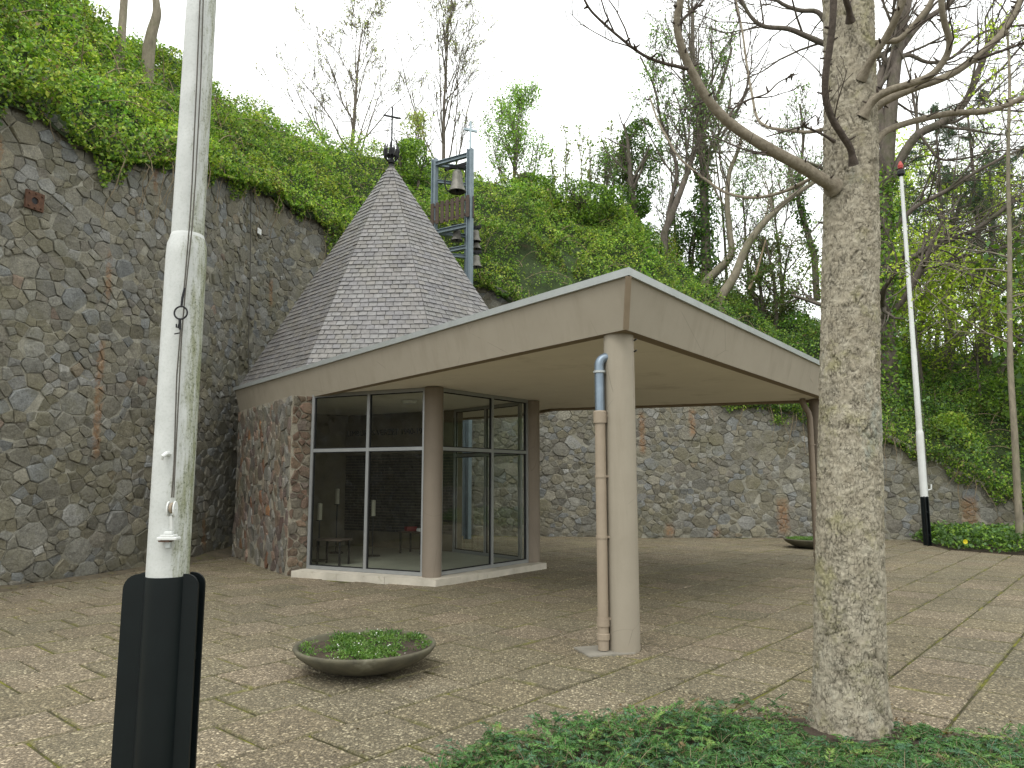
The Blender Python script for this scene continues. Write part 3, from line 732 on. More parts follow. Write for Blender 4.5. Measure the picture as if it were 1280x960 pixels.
# interior rear walls
def wall_slab(name, a, b, z0, z1, th, mat, parent=chapel):
    u = (b - a).normalized(); nrm = Vector((-u.y, u.x)); m = MB(); m.prism([a, b, b + nrm * th, a + nrm * th], z0, z1); return part(name, m.mesh(name, mat), parent)
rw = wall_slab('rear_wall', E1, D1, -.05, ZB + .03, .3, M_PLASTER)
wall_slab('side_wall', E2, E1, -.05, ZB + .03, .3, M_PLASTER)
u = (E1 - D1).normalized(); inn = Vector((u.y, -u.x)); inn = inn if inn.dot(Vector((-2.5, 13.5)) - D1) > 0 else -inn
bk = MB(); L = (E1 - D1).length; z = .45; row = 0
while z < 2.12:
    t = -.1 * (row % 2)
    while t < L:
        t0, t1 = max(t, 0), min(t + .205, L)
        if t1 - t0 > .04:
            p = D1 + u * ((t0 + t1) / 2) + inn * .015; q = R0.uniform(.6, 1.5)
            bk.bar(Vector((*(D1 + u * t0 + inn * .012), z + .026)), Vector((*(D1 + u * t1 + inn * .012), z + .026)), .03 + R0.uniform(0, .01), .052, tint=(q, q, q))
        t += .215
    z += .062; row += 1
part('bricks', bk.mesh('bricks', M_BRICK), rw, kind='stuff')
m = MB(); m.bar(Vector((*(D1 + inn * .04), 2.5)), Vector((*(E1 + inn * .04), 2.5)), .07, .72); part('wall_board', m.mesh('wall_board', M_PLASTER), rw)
# memorial inscription: dark letters on the board
fc = bpy.data.curves.new('inscription', 'FONT'); fc.body = 'LIMBURGS VERZET 1940-1945'; fc.size = .178; fc.extrude = .006; fc.align_x = 'LEFT'
fo = bpy.data.objects.new('tmp_text', fc); COL.objects.link(fo); bpy.context.view_layer.update()
tme = bpy.data.meshes.new_from_object(fo.evaluated_get(bpy.context.evaluated_depsgraph_get())); tme.name = 'inscription'
bpy.data.objects.remove(fo); tme.materials.clear(); tme.materials.append(M_LETTER)
rt = Matrix.Rotation(math.atan2(-u.y, -u.x), 4, 'Z') @ Matrix.Rotation(PI / 2, 4, 'X')
tme.transform(Matrix.Translation(Vector((*(E1 - u * -.0 + inn * .085 - u * .06), 2.55))) @ rt)
part('inscription', tme, rw, kind='stuff')
# rubble side wall of the chapel with its quoined end
SA = Vector((-3.74, 12.36)); SB = Vector((-5.76, 15.35)); su = (SB - SA).normalized(); sn = Vector((-su.y, su.x)); 
if sn.x > 0: sn = -sn
SL = (SB - SA).length
M_CSTONE = stone_mat('chapel_stone'); M_CMORTAR = mortar_mat('chapel_mortar', None, (.33, .3, .235), (.2, .18, .135))
m = MB(); m.prism([SA, SB, SB - sn * .36, SA - sn * .36], -.05, ZB + .012); sw = part('stone_wall', m.mesh('stone_wall', M_CMORTAR), chapel)
ccol = [(.17, .16, .13), (.2, .17, .13), (.15, .13, .105), (.19, .135, .1), (.13, .1, .085), (.22, .2, .165), (.17, .12, .09), (.2, .19, .17), (.15, .145, .125)]
codd = [(.22, .115, .055), (.085, .055, .045), (.09, .08, .07), (.16, .085, .05)]
def pl_a(s, z, h): p = SB + (SA - SB).normalized() * s + sn * h; return Vector((p.x, p.y, z))     # left to right as seen from the plaza
rc = random.Random(21); cst = []
for (cl, cx, cz, ar) in rubble_cells(SL, ZB + .01, .07, .19, rc, 1.3):
    V, F = stone_geo((cl, cx, cz, ar), pl_a, rc, .009, .008, .03); c = rc.choice(codd) if rc.random() < .06 else rc.choice(ccol); q = rc.uniform(.75, 1.2); cst.append((ar, V, F, tuple(x * q for x in c)))
se = -sn; 
def pl_e(s, z, h): p = SA - sn * s - su * h; return Vector((p.x, p.y, z))
for (cl, cx, cz, ar) in rubble_cells(.36, ZB + .01, .06, .125, rc, .9):
    V, F = stone_geo((cl, cx, cz, ar), pl_e, rc, .011, .012, .045); c = rc.choice([(.155, .10, .07), (.125, .085, .06), (.16, .14, .105), (.12, .095, .075), (.17, .12, .08)]); q = rc.uniform(.75, 1.2); cst.append((ar, V, F, tuple(x * q for x in c)))
cst.sort(key=lambda t: -t[0]); rest = MB()
for k, (ar, V, F, c) in enumerate(cst):
    if k < 290: part('stone', np_mesh('stone', V, F, M_CSTONE, [c] * len(V)), sw)
    else: rest.add(V, F, c)
if rest.v: part('stones', rest.mesh('stones', M_CSTONE), sw, kind='stuff')

# spire
AP = at(489, 205, 15.7); ZS = 3.46
SB8 = [Vector((-5.86, 15.42, ZS)), Vector((-3.95, 13.5, ZS)), Vector((-1.33, 13.3, ZS)), Vector((.62, 15.2, ZS)), Vector((.22, 16.5, ZS)), Vector((-1.45, 17.75, ZS)), Vector((-3.7, 18.1, ZS)), Vector((-5.7, 17.1, ZS))]
m = MB(); m.add([v + Vector((0, 0, 0)) for v in SB8] + [AP - Vector((0, 0, .02))], [(i, (i + 1) % 8, 8) for i in range(8)], (.05, .048, .045)); sp = part('spire', m.mesh('spire', M_SLATE), chapel)
slates = []; rsl = random.Random(9); NROW = 52
for f in range(8):
    A, B = SB8[f], SB8[(f + 1) % 8]; nrm = (B - A).cross(AP - A).normalized()
    for r_ in range(NROW):
        t0, t1 = r_ / NROW, min((r_ + 1.25) / NROW, .998)
        a0, b0, a1, b1 = A.lerp(AP, t0), B.lerp(AP, t0), A.lerp(AP, t1), B.lerp(AP, t1)
        wdt = (b0 - a0).length; ncol = max(1, round(wdt / .175)); sh = .5 if r_ % 2 else 0.0
        cuts = [0.0] + [c for c in ((k + sh + rsl.uniform(-.06, .06)) / ncol for k in range(0, ncol + 1)) if .25 / ncol < c < 1 - .25 / ncol] + [1.0]
        for k in range(len(cuts) - 1):
            g = .006 / wdt; e0 = 0.0 if cuts[k] == 0 else g; e1 = 0.0 if cuts[k + 1] == 1 else g
            c0, c1 = cuts[k] + e0, cuts[k + 1] - e1
            lo = .022 + rsl.uniform(-.004, .007); up = .004; jit = rsl.uniform(-.006, .006) * 1.0
            dn = (A - AP).normalized() * jit
            P = [a0.lerp(b0, c0) + nrm * lo + dn, a0.lerp(b0, c1) + nrm * (lo + rsl.uniform(-.002, .003)) + dn, a1.lerp(b1, c1) + nrm * up, a1.lerp(b1, c0) + nrm * up,
                 a0.lerp(b0, c0) + nrm * .002 + dn, a0.lerp(b0, c1) + nrm * .002 + dn]
            F = [(0, 1, 2, 3), (4, 5, 1, 0), (1, 5, 2), (0, 3, 4)]
            q = rsl.uniform(.86, 1.15); base = rsl.choice([(.15, .142, .138), (.158, .148, .14), (.14, .134, .134), (.16, .154, .148), (.15, .14, .128)])
            pc = (P[0] + P[2]) / 2; px = pj(pc); vis = f in (0, 1, 2) and px[1] < 408 + (640 - px[0]) * .27
            slates.append((-(1 if vis else 0), t0, P, F, tuple(x * q for x in base)))
slates.sort(key=lambda t: (t[0], t[1])); rest = MB()
for k, (v_, t_, P, F, c) in enumerate(slates):
    if k < 299: part('slate', np_mesh('slate', P, F, M_SLATE, [c] * 6), sp)
    else: rest.add(P, F, c)
part('slates', rest.mesh('slates', M_SLATE), sp, kind='stuff')
m = MB(); m.lathe([(.055, -.07), (.045, .0), (.02, .05)], AP, 12, close=True); me = m.mesh('spire_cap', M_IRON); smooth_angle(me); part('spire_cap', me, sp)
# crown and cross on the spire
fin = part('finial', MB().lathe([(.012, -.02), (.03, 0), (.075, .02), (.085, .07), (.03, .1), (.03, .16), (.1, .2), (.02, .24), (.016, .5)], AP, 12, close=True).mesh('finial', M_IRON), chapel)
for k in range(12):
    a = 2 * PI * k / 12; m = MB(); c, s2 = math.cos(a), math.sin(a)
    m.tube([AP + Vector((.09 * c, .09 * s2, .08)), AP + Vector((.15 * c, .15 * s2, .16)), AP + Vector((.165 * c, .165 * s2, .3)), AP + Vector((.145 * c, .145 * s2, .42 + .05 * (k % 2)))], [.012, .02, .026, .008], 6); part('crown_leaf', m.mesh('crown_leaf', M_IRON), fin)
m = MB(); m.bar(AP + Vector((0, 0, .3)), AP + Vector((0, 0, 1.36)), .032, .032, up=(1, 0, 0)); ca_ = Vector((.92, .4, 0)); m.bar(AP + Vector((0, 0, 1.13)) - ca_ * .2, AP + Vector((0, 0, 1.13)) + ca_ * .2, .034, .034); part('cross', m.mesh('cross', M_IRON), fin)

# furniture behind the glass
def stand(px, py, Y, label):
    p = at(px, py, Y); base = Vector((p.x, p.y, .104))
    t = thing('candle_stand', label, 'candle stand', base, 'candle stands inside the chapel')
    h = p.z - .104
    m = MB(); m.lathe([(.16, 0), (.15, .02), (.012, .03), (.012, h - .02), (.06, h - .01), (.065, h)], (0, 0, 0), 14, close=True); part('stem', m.mesh('stem', M_IRON), t, False)
    m = MB(); m.lathe([(.042, h), (.042, h + .3), (.01, h + .31)], (0, 0, 0), 12, close=True); part('candle', m.mesh('candle', M_CANDLE), t, False)
    return t
stand(399.5, 650, 13.6, 'candle on a thin iron stand at the left edge of the chapel glass')
stand(421.5, 630, 15.0, 'candle on a thin iron stand before the dark side wall of the chapel')
stand(466.5, 645, 14.4, 'candle on a thin iron stand just right of the front window mullion')
def table(cx, cy, rz, w, d, h, label):
    t = thing('low_table', label, 'table', (cx, cy, .104), 'low tables inside the chapel'); t.rotation_euler = (0, 0, rz)
    part('table_top', MB().box((0, 0, h - .015), (w, d, .03), bev=.006).mesh('table_top', M_WOOD), t, False)
    for sx in (-1, 1):
        for sy in (-1, 1): part('leg', MB().box((sx * (w / 2 - .04), sy * (d / 2 - .04), (h - .03) / 2), (.03, .03, h - .03)).mesh('leg', M_IRON), t, False)
    return t
table(-3.15, 13.1, -.4, .55, .35, .44, 'low dark table close behind the left front pane')
table(-1.95, 15.0, -.55, .6, .4, .44, 'low dark table with a red book by the brick wall')
m = MB(); m.box((-2.05, 14.98, .104 + .44 + .045), (.22, .16, .09), Matrix.Rotation(.5, 3, 'Z'), bev=.008); top('red_book', m.mesh('red_book', M_REDBOOK), None, 'dark red book lying on the low table by the brick wall', 'book')
m = MB(); m.box((-1.80, 14.9, .104 + .44 + .03), (.2, .15, .06), Matrix.Rotation(.9, 3, 'Z'), bev=.008); top('white_booklet', m.mesh('white_booklet', M_WHITE), None, 'white booklet beside the red book on the low table', 'booklet')
m = MB(); m.lathe([(.02, -.07), (.12, -.06), (.15, -.0)], (-1.9, 13.4, ZB + .03), 16, close=True); me = m.mesh('ceiling_light', M_WHITE); smooth_angle(me); top('ceiling_light', me, None, 'round white ceiling lamp inside the chapel near the top of the glass', 'lamp')

# ================================================================== BELL TOWER behind the spire
TA, TB, TC = Vector((-1.19, 19.75, 0)), Vector((-2.27, 20.42, 0)), Vector((-1.30, 20.72, 0))
bt = thing('bell_tower', 'slim blue grey steel bell tower with a brown plank rail behind the spire', 'bell tower', (-1.5, 20.2, 0))
def zz(py, d): return at(586, py, d).z
def hbeam(a, b, w, up=(0, 0, 1)):
    m = MB(); a, b = Vector(a), Vector(b); x = (b - a).normalized(); up = Vector(up); y = up.cross(x).normalized(); z = x.cross(y)
    m.bar(a, b, w * .16, w * .72, up=up)
    for s_ in (-1, 1): m.bar(a + z * w * .43 * s_, b + z * w * .43 * s_, w, w * .14, up=up)
    return m
zt = {0: zz(186, 19.75), 1: zz(186, 19.75), 2: zz(186, 19.75)}
for k, P in enumerate((TA, TB, TC)):
    part('post', hbeam(P, P + Vector((0, 0, zt[k])), .15, up=(TB - TA).normalized()).mesh('post', M_STEEL), bt)
def tz(P, z): return Vector((P.x, P.y, z))
zT = zz(190, 19.75); zP = (zz(244, 19.7) + zz(272, 19.7)) / 2
for (P, Q, z, w) in ((TA, TB, zT - .07, .12), (TB, TC, zT - .07, .11), (TC, TA, zT - .07, .11), (TA, TB, zz(281, 19.75), .12), (TB, TC, zz(281, 19.75), .10), (TC, TA, zz(281, 19.75), .1), (TA, TB, zz(308, 19.75), .11), (TB, TC, zz(308, 19.75), .1), (TC, TA, 7.2, .1), (TB, TC, zz(226, 20.4), .09), (TA, TB, 6.9, .11), (TA, TB, 5.6, .11), (TB, TC, 5.6, .1)):
    d = (Q - P).normalized() * .07; part('beam', hbeam(tz(P + d, z), tz(Q - d, z), w).mesh('beam', M_STEEL), bt)
d = (TB - TA); L = d.length; u = d.normalized(); no_ = Vector((u.y, -u.x, 0)); no_ = no_ if no_.y < 0 else -no_
for k in range(8):
    t = (k + .5) / 8; p = TA + u * (t * (L + .16) - .08) + no_ * .1
    part('plank', MB().box((p.x, p.y, zP), (.115, .028, .64 + .01 * (k % 3)), Matrix.Rotation(math.atan2(u.y, u.x), 3, 'Z'), bev=.004).mesh('plank', M_WOOD), bt)
v = (TC - TA).normalized(); no2 = Vector((v.y, -v.x, 0)); no2 = no2 if no2.x > 0 else -no2
for k in range(5):
    p = TA + v * (.02 + k * .22) + no2 * .1
    part('plank', MB().box((p.x, p.y, zP), (.16, .028, .64), Matrix.Rotation(math.atan2(v.y, v.x), 3, 'Z'), bev=.004).mesh('plank', M_WOOD), bt)
for z in (zP - .22, zP + .22):
    part('rail', MB().bar(tz(TA + no_ * .07, z), tz(TB + no_ * .07, z), .03, .06).mesh('rail', M_WOOD), bt)
cz = zt[0]; m = MB(); m.bar(tz(TA, cz - .02), tz(TA, cz + .82), .06, .06, up=(1, 0, 0)); cd_ = Vector((.9, .42, 0)); m.bar(tz(TA, cz + .56) - cd_ * .2, tz(TA, cz + .56) + cd_ * .2, .06, .06); part('cross', m.mesh('cross', simple('pale_steel', (.36, .43, .46), None, 6, .45, .4)), bt)
# bell hangers on the right side
for z in (zz(286, 20.3), zz(301, 20.4), zz(317, 20.3)):
    a = tz(TC.lerp(TA, .25), z + .04); part('beam', MB().bar(a, a + Vector((.34, -.08, 0)), .05, .05).mesh('beam', M_STEEL), bt)
m = MB(); pm = (TA + TC) / 2; part('beam', MB().bar(tz(TB.lerp(TA, .3), zz(212, 20.2)), tz(TC.lerp(TA, .15), zz(200, 20.4)), .09, .08).mesh('beam', M_IRON), bt)
def bell(px, pytop, pybot, d, wpx, label, wheel=False):
    pt = at(px, pytop, d); pb = at(px, pybot, d); h = pt.z - pb.z; R = wpx / F_PX * d / 2
    t = thing('church_bell', label, 'bell', (pb.x, pb.y, pb.z), 'bells in the bell tower')
    prof = [(R * .97, 0), (R, .02 * h), (R * .93, .09 * h), (R * .76, .25 * h), (R * .64, .5 * h), (R * .59, .75 * h), (R * .56, .88 * h), (R * .44, .97 * h), (R * .12, h)]
    inner = [(r * .9, z * .96 - .0) for r, z in prof][::-1]
    m = MB(); m.lathe(prof[:1] + prof, (0, 0, 0), 28); m.lathe([(r, z) for r, z in inner[1:]] + [prof[0]], (0, 0, 0), 28); me = m.mesh('bell_body', M_BRONZE); smooth_angle(me, 50); part('bell_body', me, t, False)
    m = MB(); m.tube([(0, 0, h * .9), (0, 0, .08 * h)], R * .06, 8); m.lathe([(.0, -.06), (R * .16, -.01), (R * .16, .05), (0, .1)], (0, 0, .03), 10); part('clapper', m.mesh('clapper', M_IRON), t, False)
    m = MB(); m.box((0, 0, h + .05), (.05, .1, .14)); m.bar((-R * .9, 0, h + .1), (R * .9, 0, h + .1), .07, .07); part('headstock', m.mesh('headstock', M_IRON), t, False)
    if wheel:
        m = MB(); pts = [(-R * 1.45 + .62 * R * (1 - math.cos(q)), .1, h * .55 - 1.25 * R * math.sin(q)) for q in np.linspace(-.5, 1.6, 12)]; m.tube(pts, .022, 6); part('bell_arm', m.mesh('bell_arm', M_IRON), t, False)
    return t
bell(571.5, 213, 240, 20.25, 23, 'large bronze bell hanging in the top bay above the brown planks', True)
bell(571, 286, 301, 20.25, 16, 'small bell hanging under the plank rail left of the front post')
bell(595, 288, 302, 20.35, 14, 'upper small bell sticking out right of the tower post')
bell(595.5, 303, 311.5, 20.45, 14, 'middle small bell sticking out right of the tower post')
bell(595.5, 319, 334, 20.35, 15, 'lowest bell of the three right of the tower post')

# ================================================================== FLAGPOLES
def flagpole(base, rot, label, rl, full):
    t = thing('flagpole', label, 'flagpole', base, 'white flagpoles'); t.rotation_euler = (0, 0, rot)
    mat = M_POLE if full else M_POLE_CLEAN
    def P(name, m, mt, deg=35):
        me = m.mesh(name, mt); smooth_angle(me, deg); return part(name, me, t, False)
    P('lower_tube', MB().lathe([(rl, 1.12), (rl, 2.66), (rl * .97, 2.72), (rl * .83, 2.76)], n=40), mat)
    P('upper_tube', MB().lathe([(rl * .815, 2.6), (rl * .79, 3.2), (rl * .74, 4.8), (rl * .66, 4.82), (rl * .47, 9.35)], n=36), mat)
    P('weld_collar', MB().lathe([(rl * .84, 2.745), (rl * .85, 2.76), (rl * .80, 2.775)], n=36), M_POLE_CLEAN)
    P('black_sleeve', MB().lathe([(rl * 1.04, 0), (rl * 1.04, 1.158), (rl * .9, 1.162)], n=36), M_BLACK)
    for (x0, x1) in ((-.183, -.088), (.088, .158)):
        for yy in (-.03, .04):
            V = []; w = x1 - x0; out = x0 if x0 < 0 else x1; inn_ = x1 if x0 < 0 else x0; sg = -1 if x0 < 0 else 1; r = min(.07, w * .8)
            prof = [(inn_, 0), (out, 0)] + [(out - sg * r * (1 - math.cos(q)), 1.17 - r + r * math.sin(q)) for q in np.linspace(0, PI / 2, 7)] + [(inn_, 1.17)]
            nn = len(prof); V = [(x, yy - .006, z) for x, z in prof] + [(x, yy + .006, z) for x, z in prof]
            F = [tuple(range(nn)), tuple(range(2 * nn - 1, nn - 1, -1))] + [((i + 1) % nn, i, nn + i, nn + (i + 1) % nn) for i in range(nn)]
            m = MB(); m.add(V, F); me = m.mesh('fin_plate', M_BLACK); part('fin_plate', me, t, False)
        for z in (.25, .8): part('fin_spacer', MB().box(((x0 + x1) / 2, .005, z), (.03, .058, .03)).mesh('fin_spacer', M_BLACK), t, False)
    part('pole_cap', MB().lathe([(rl * .5, 9.3), (rl * 1.0, 9.36), (rl * 1.0, 9.44), (rl * .55, 9.5)], n=20, close=True).mesh('pole_cap', M_IRON), t, False)
    part('pole_knob', MB().lathe([(.0, 9.48), (.06, 9.53), (.07, 9.6), (.03, 9.7), (0, 9.73)], n=16).mesh('pole_knob', M_RED), t, False)
    return t
base = Vector((-1.578, 3.42, 0))
fp = flagpole(base, 0.0, 'white flagpole with green algae and rope fittings in the left foreground', .0915, True)
def L_(px, py, dy=-.1): return at(px, py, base.y + dy) - base
rope = [L_(252, -60, -.075), L_(250, 0, -.078), L_(246, 100, -.08), L_(240, 230, -.09), L_(237, 280, -.098), L_(232, 340, -.105), L_(229, 372, -.11)]
rp = part('halyard', MB().tube(rope, .0035, 6).mesh('halyard', M_ROPE), fp, False)
rope2 = [L_(258, -60, -.075), L_(254, 0, -.078), L_(251, 100, -.08), L_(244, 230, -.09), L_(240, 285, -.098), L_(231, 372, -.108), L_(227, 420, -.105), L_(222, 520, -.105), L_(219, 580, -.105), L_(217, 622, -.118)]
part('halyard', MB().tube(rope2, .0035, 6).mesh('halyard', M_ROPE), fp, False)
part('halyard', MB().tube([L_(226, 404, -.112), L_(225, 420, -.11), L_(221, 470, -.106), L_(217.5, 580, -.106), L_(214.5, 622, -.118)], .0035, 6).mesh('halyard', M_ROPE), fp, False)
c = L_(226, 391, -.112); rg = part('rope_ring', MB().torus(c, .03, .0042, 'y', 24, 8).mesh('rope_ring', M_IRON), fp, False)
m = MB(); m.tube([L_(231, 360, -.108), L_(228, 372, -.111), L_(227, 382, -.112)], .006, 6); part('shackle', m.mesh('shackle', M_IRON), fp, False)
m = MB(); m.tube([L_(224, 398, -.115), L_(224, 404, -.117), L_(222.5, 410, -.117), L_(220.5, 409, -.117), L_(220.5, 405, -.117)], .004, 6); m.tube([L_(225, 416, -.112), L_(218, 417.5, -.112)], .003, 5); m.tube([L_(225, 398, -.114), L_(225, 412, -.112)], .006, 6); part('snap_hook', m.mesh('snap_hook', M_IRON), fp, False)
a = L_(210, 569, -.088); m = MB(); m.tube([a + Vector((.012, .03, .004)), a + Vector((0, -.02, .006)), a + Vector((-.008, -.035, -.006)), a + Vector((-.012, -.03, -.02))], [.012, .011, .009, .006], 8); part('peg', m.mesh('peg', M_POLE_CLEAN), fp, False)
c = L_(215, 636, -.125)
for dx in (-.014, .014): 
    m = MB(); V = [(dx * 1.0, .022 * math.cos(q), .034 * math.sin(q)) for q in np.linspace(0, 2 * PI, 16, endpoint=False)]; nn = 16
    m.add([c + Vector((x - .003, y, z)) for x, y, z in V] + [c + Vector((x + .003, y, z)) for x, y, z in V], [tuple(range(nn)), tuple(range(2 * nn - 1, nn - 1, -1))] + [((i + 1) % nn, i, nn + i, nn + (i + 1) % nn) for i in range(nn)]); part('pulley_cheek', m.mesh('pulley_cheek', M_POLE_CLEAN), fp, False)
m = MB(); m.torus(c + Vector((0, 0, .004)), .018, .007, 'x', 18, 6); part('pulley_wheel', m.mesh('pulley_wheel', M_PIPE), fp, False)
m = MB(); m.bar(c + Vector((0, 0, -.03)), c + Vector((0, .01, -.09)), .016, .012, up=(1, 0, 0)); m.tube([c + Vector((-.02, 0, 0)), c + Vector((.02, 0, 0))], .006, 8); part('pulley_hanger', m.mesh('pulley_hanger', M_POLE_CLEAN), fp, False)
c = L_(211, 673, -.115); m = MB(); m.box(c, (.088, .05, .014), bev=.003); m.box(c + Vector((0, .0, .012)), (.06, .045, .01), bev=.002); m.box(c + Vector((0, .0, .024)), (.035, .03, .014), bev=.003); part('cleat_plate', m.mesh('cleat_plate', M_POLE_CLEAN), fp, False)
m = MB(); m.box(c + Vector((0, .0, -.025)), (.024, .022, .036), bev=.003); part('cleat_bolt', m.mesh('cleat_bolt', M_ALU), fp, False)
m = MB(); m.box(c + Vector((-.01, -.004, -.011)), (.05, .045, .006), bev=.001); part('rusty_washer', m.mesh('rusty_washer', M_RUST), fp, False)
base2 = Vector((10.02, 17.9, 0)); fp2 = flagpole(base2, 1.35, 'white flagpole with black foot standing before the far stone wall at right', .088, False)
m = MB(); m.tube([(-.06, -.09, 1.5), (-.05, -.08, 5), (-.045, -.06, 9.3)], .006, 5); part('halyard', m.mesh('halyard', M_ROPE), fp2, False)
m = MB(); m.tube([(-.02, -.09, 1.32), (-.02, -.16, 1.34), (-.02, -.17, 1.46)], .018, 6); part('cleat', m.mesh('cleat', M_POLE_CLEAN), fp2, False)

# ================================================================== LEAVES, TUBES (vectorised)
def leaves(P, size, rng, tint, updir=(0, -.25, .55), bias=.8, aspect=.6, fold=.18, dirs=None):
    """folded pointed leaf quads; returns V, F, T"""
    N = len(P); n = rng.normal(size=(N, 3)) + np.asarray(updir) * bias * 2; n /= np.linalg.norm(n, axis=1, keepdims=True) + 1e-9
    t = rng.normal(size=(N, 3)) if dirs is None else dirs + rng.normal(size=(N, 3)) * .35
    t -= n * (t * n).sum(1, keepdims=True); t /= np.linalg.norm(t, axis=1, keepdims=True) + 1e-9
    b = np.cross(n, t); s = (size * rng.uniform(.6, 1.35, N))[:, None]
    V = np.stack([P - t * s * .5, P + b * s * .5 * aspect + n * s * fold - t * s * .05, P + t * s * .5, P - b * s * .5 * aspect + n * s * fold - t * s * .05], 1).reshape(-1, 3)
    return V, np.arange(4 * N).reshape(N, 4), np.repeat(tint, 4, axis=0)
def tubes(polys, n=5, tint=(1, 1, 1)):
    """polys: list of (pts (k,3), rad (k,)) -> V, F arrays, grouped by length"""
    by = {}
    for p, r in polys: by.setdefault(len(p), []).append((p, r))
    Vs = []; Fs = []; off = 0
    for k, L in by.items():
        P = np.array([x[0] for x in L], dtype=float); Rr = np.array([x[1] for x in L], dtype=float); B = len(L)
        T = np.empty_like(P); T[:, 1:-1] = P[:, 2:] - P[:, :-2]; T[:, 0] = P[:, 1] - P[:, 0]; T[:, -1] = P[:, -1] - P[:, -2]
        T /= np.linalg.norm(T, axis=2, keepdims=True) + 1e-9
        D = np.abs(P[:, -1] - P[:, 0]); ref = np.eye(3)[np.argmin(D, axis=1)][:, None, :]
        U = np.cross(T, np.broadcast_to(ref, T.shape)); U /= np.linalg.norm(U, axis=2, keepdims=True) + 1e-9; Wv = np.cross(T, U)
        a = 2 * PI * np.arange(n) / n
        V = P[:, :, None, :] + (U[:, :, None, :] * np.cos(a)[None, None, :, None] + Wv[:, :, None, :] * np.sin(a)[None, None, :, None]) * Rr[:, :, None, None]
        Vs.append(V.reshape(-1, 3))
        bi, ki, ai = np.meshgrid(np.arange(B), np.arange(k - 1), np.arange(n), indexing='ij'); bs = off + bi * k * n + ki * n
        Fs.append(np.stack([bs + ai, bs + (ai + 1) % n, bs + n + (ai + 1) % n, bs + n + ai], -1).reshape(-1, 4)); off += B * k * n
    return np.concatenate(Vs), np.concatenate(Fs)
def smooth_poly(pts, per=5):
    P = [Vector(p) for p in pts]; P = [P[0] * 2 - P[1]] + P + [P[-1] * 2 - P[-2]]; out = []
    for i in range(1, len(P) - 2):
        for k in range(per):
            t = k / per; a, b, c, d = P[i - 1], P[i], P[i + 1], P[i + 2]
            out.append(.5 * ((2 * b) + (c - a) * t + (2 * a - 5 * b + 4 * c - d) * t * t + (3 * b - a - 3 * c + d) * t ** 3))
    out.append(P[-2]); return np.array([tuple(p) for p in out])

# ================================================================== PLANTERS
def planter(x, y, label, seed):
    rng = np.random.default_rng(seed); t = thing('planter_bowl', label, 'planter', (x, y, 0), 'shallow concrete planter bowls')
    m = MB(); m.lathe([(.02, .004), (.22, .004), (.27, .012), (.40, .055), (.50, .105), (.56, .15), (.588, .185), (.594, .203), (.588, .214), (.572, .216), (.556, .208), (.548, .19), (.53, .165)], n=64)
    me = m.mesh('bowl', M_BOWL); smooth_angle(me, 60); part('bowl', me, t, False)
    N = 40; V = [(0, 0, .175)]; F = []
    for i in range(1, 9):
        for k in range(N): a = 2 * PI * k / N; r = .545 * i / 8; V.append((r * math.cos(a), r * math.sin(a), .165 + .035 * (1 - (i / 8) ** 2) + rng.normal() * .007 * (i < 8)))
    for k in range(N): F.append((0, 1 + k, 1 + (k + 1) % N))
    for i in range(7):
        for k in range(N): a, b = 1 + i * N + k, 1 + i * N + (k + 1) % N; F.append((a, a + N, b + N, b))
    part('soil', np_mesh('soil', V, F, M_SOIL), t, False)
    # weeds in uneven tufts
    Pp = []; D = []; T = []
    cent = rng.uniform(-.53, .53, (230, 2)); cent = cent[np.hypot(cent[:, 0], cent[:, 1]) < .51]
    cent = cent[[noise.noise(Vector((c[0] * 4 + seed, c[1] * 4, 0))) > -.2 for c in cent]]
    for c in cent:
        nl = rng.integers(25, 70); a = rng.uniform(0, 2 * PI, nl); r = np.abs(rng.normal(0, .055, nl)); h = rng.uniform(.0, .045, nl)
        p = np.stack([c[0] + r * np.cos(a), c[1] + r * np.sin(a), .19 + h], 1); Pp.append(p); D.append(np.stack([np.cos(a), np.sin(a), rng.uniform(.3, 1.4, nl)], 1))
        base_ = np.array([(.10, .2, .035), (.07, .15, .03), (.14, .24, .05)])[rng.integers(0, 3)]; T.append(base_ * rng.uniform(.7, 1.3, (nl, 1)))
    Pp = np.concatenate(Pp); D = np.concatenate(D); T = np.concatenate(T); ok = np.hypot(Pp[:, 0], Pp[:, 1]) < .56; Pp, D, T = Pp[ok], D[ok], T[ok]
    V, F, TT = leaves(Pp, .024, rng, T, (0, 0, .6), .6, .45, .12, D); part('weeds', np_mesh('weeds', V, F, M_LEAF, TT), t, False, 'stuff')
    k = rng.integers(0, len(Pp), 70); Q = Pp[k] + np.array([0, 0, .02]); V, F, TT = leaves(Q, .012, rng, np.tile([(.7, .7, .66)], (70, 1)), (0, -.3, 1), 1, 1, .05); part('flowers', np_mesh('flowers', V, F, M_LEAF, TT), t, False, 'stuff')
planter(-1.24, 6.4, 'shallow round concrete bowl of weeds on the paving in front of the glass', 3)
planter(6.94, 17.25, 'shallow dark bowl planter near the far wall beside the right column', 4)

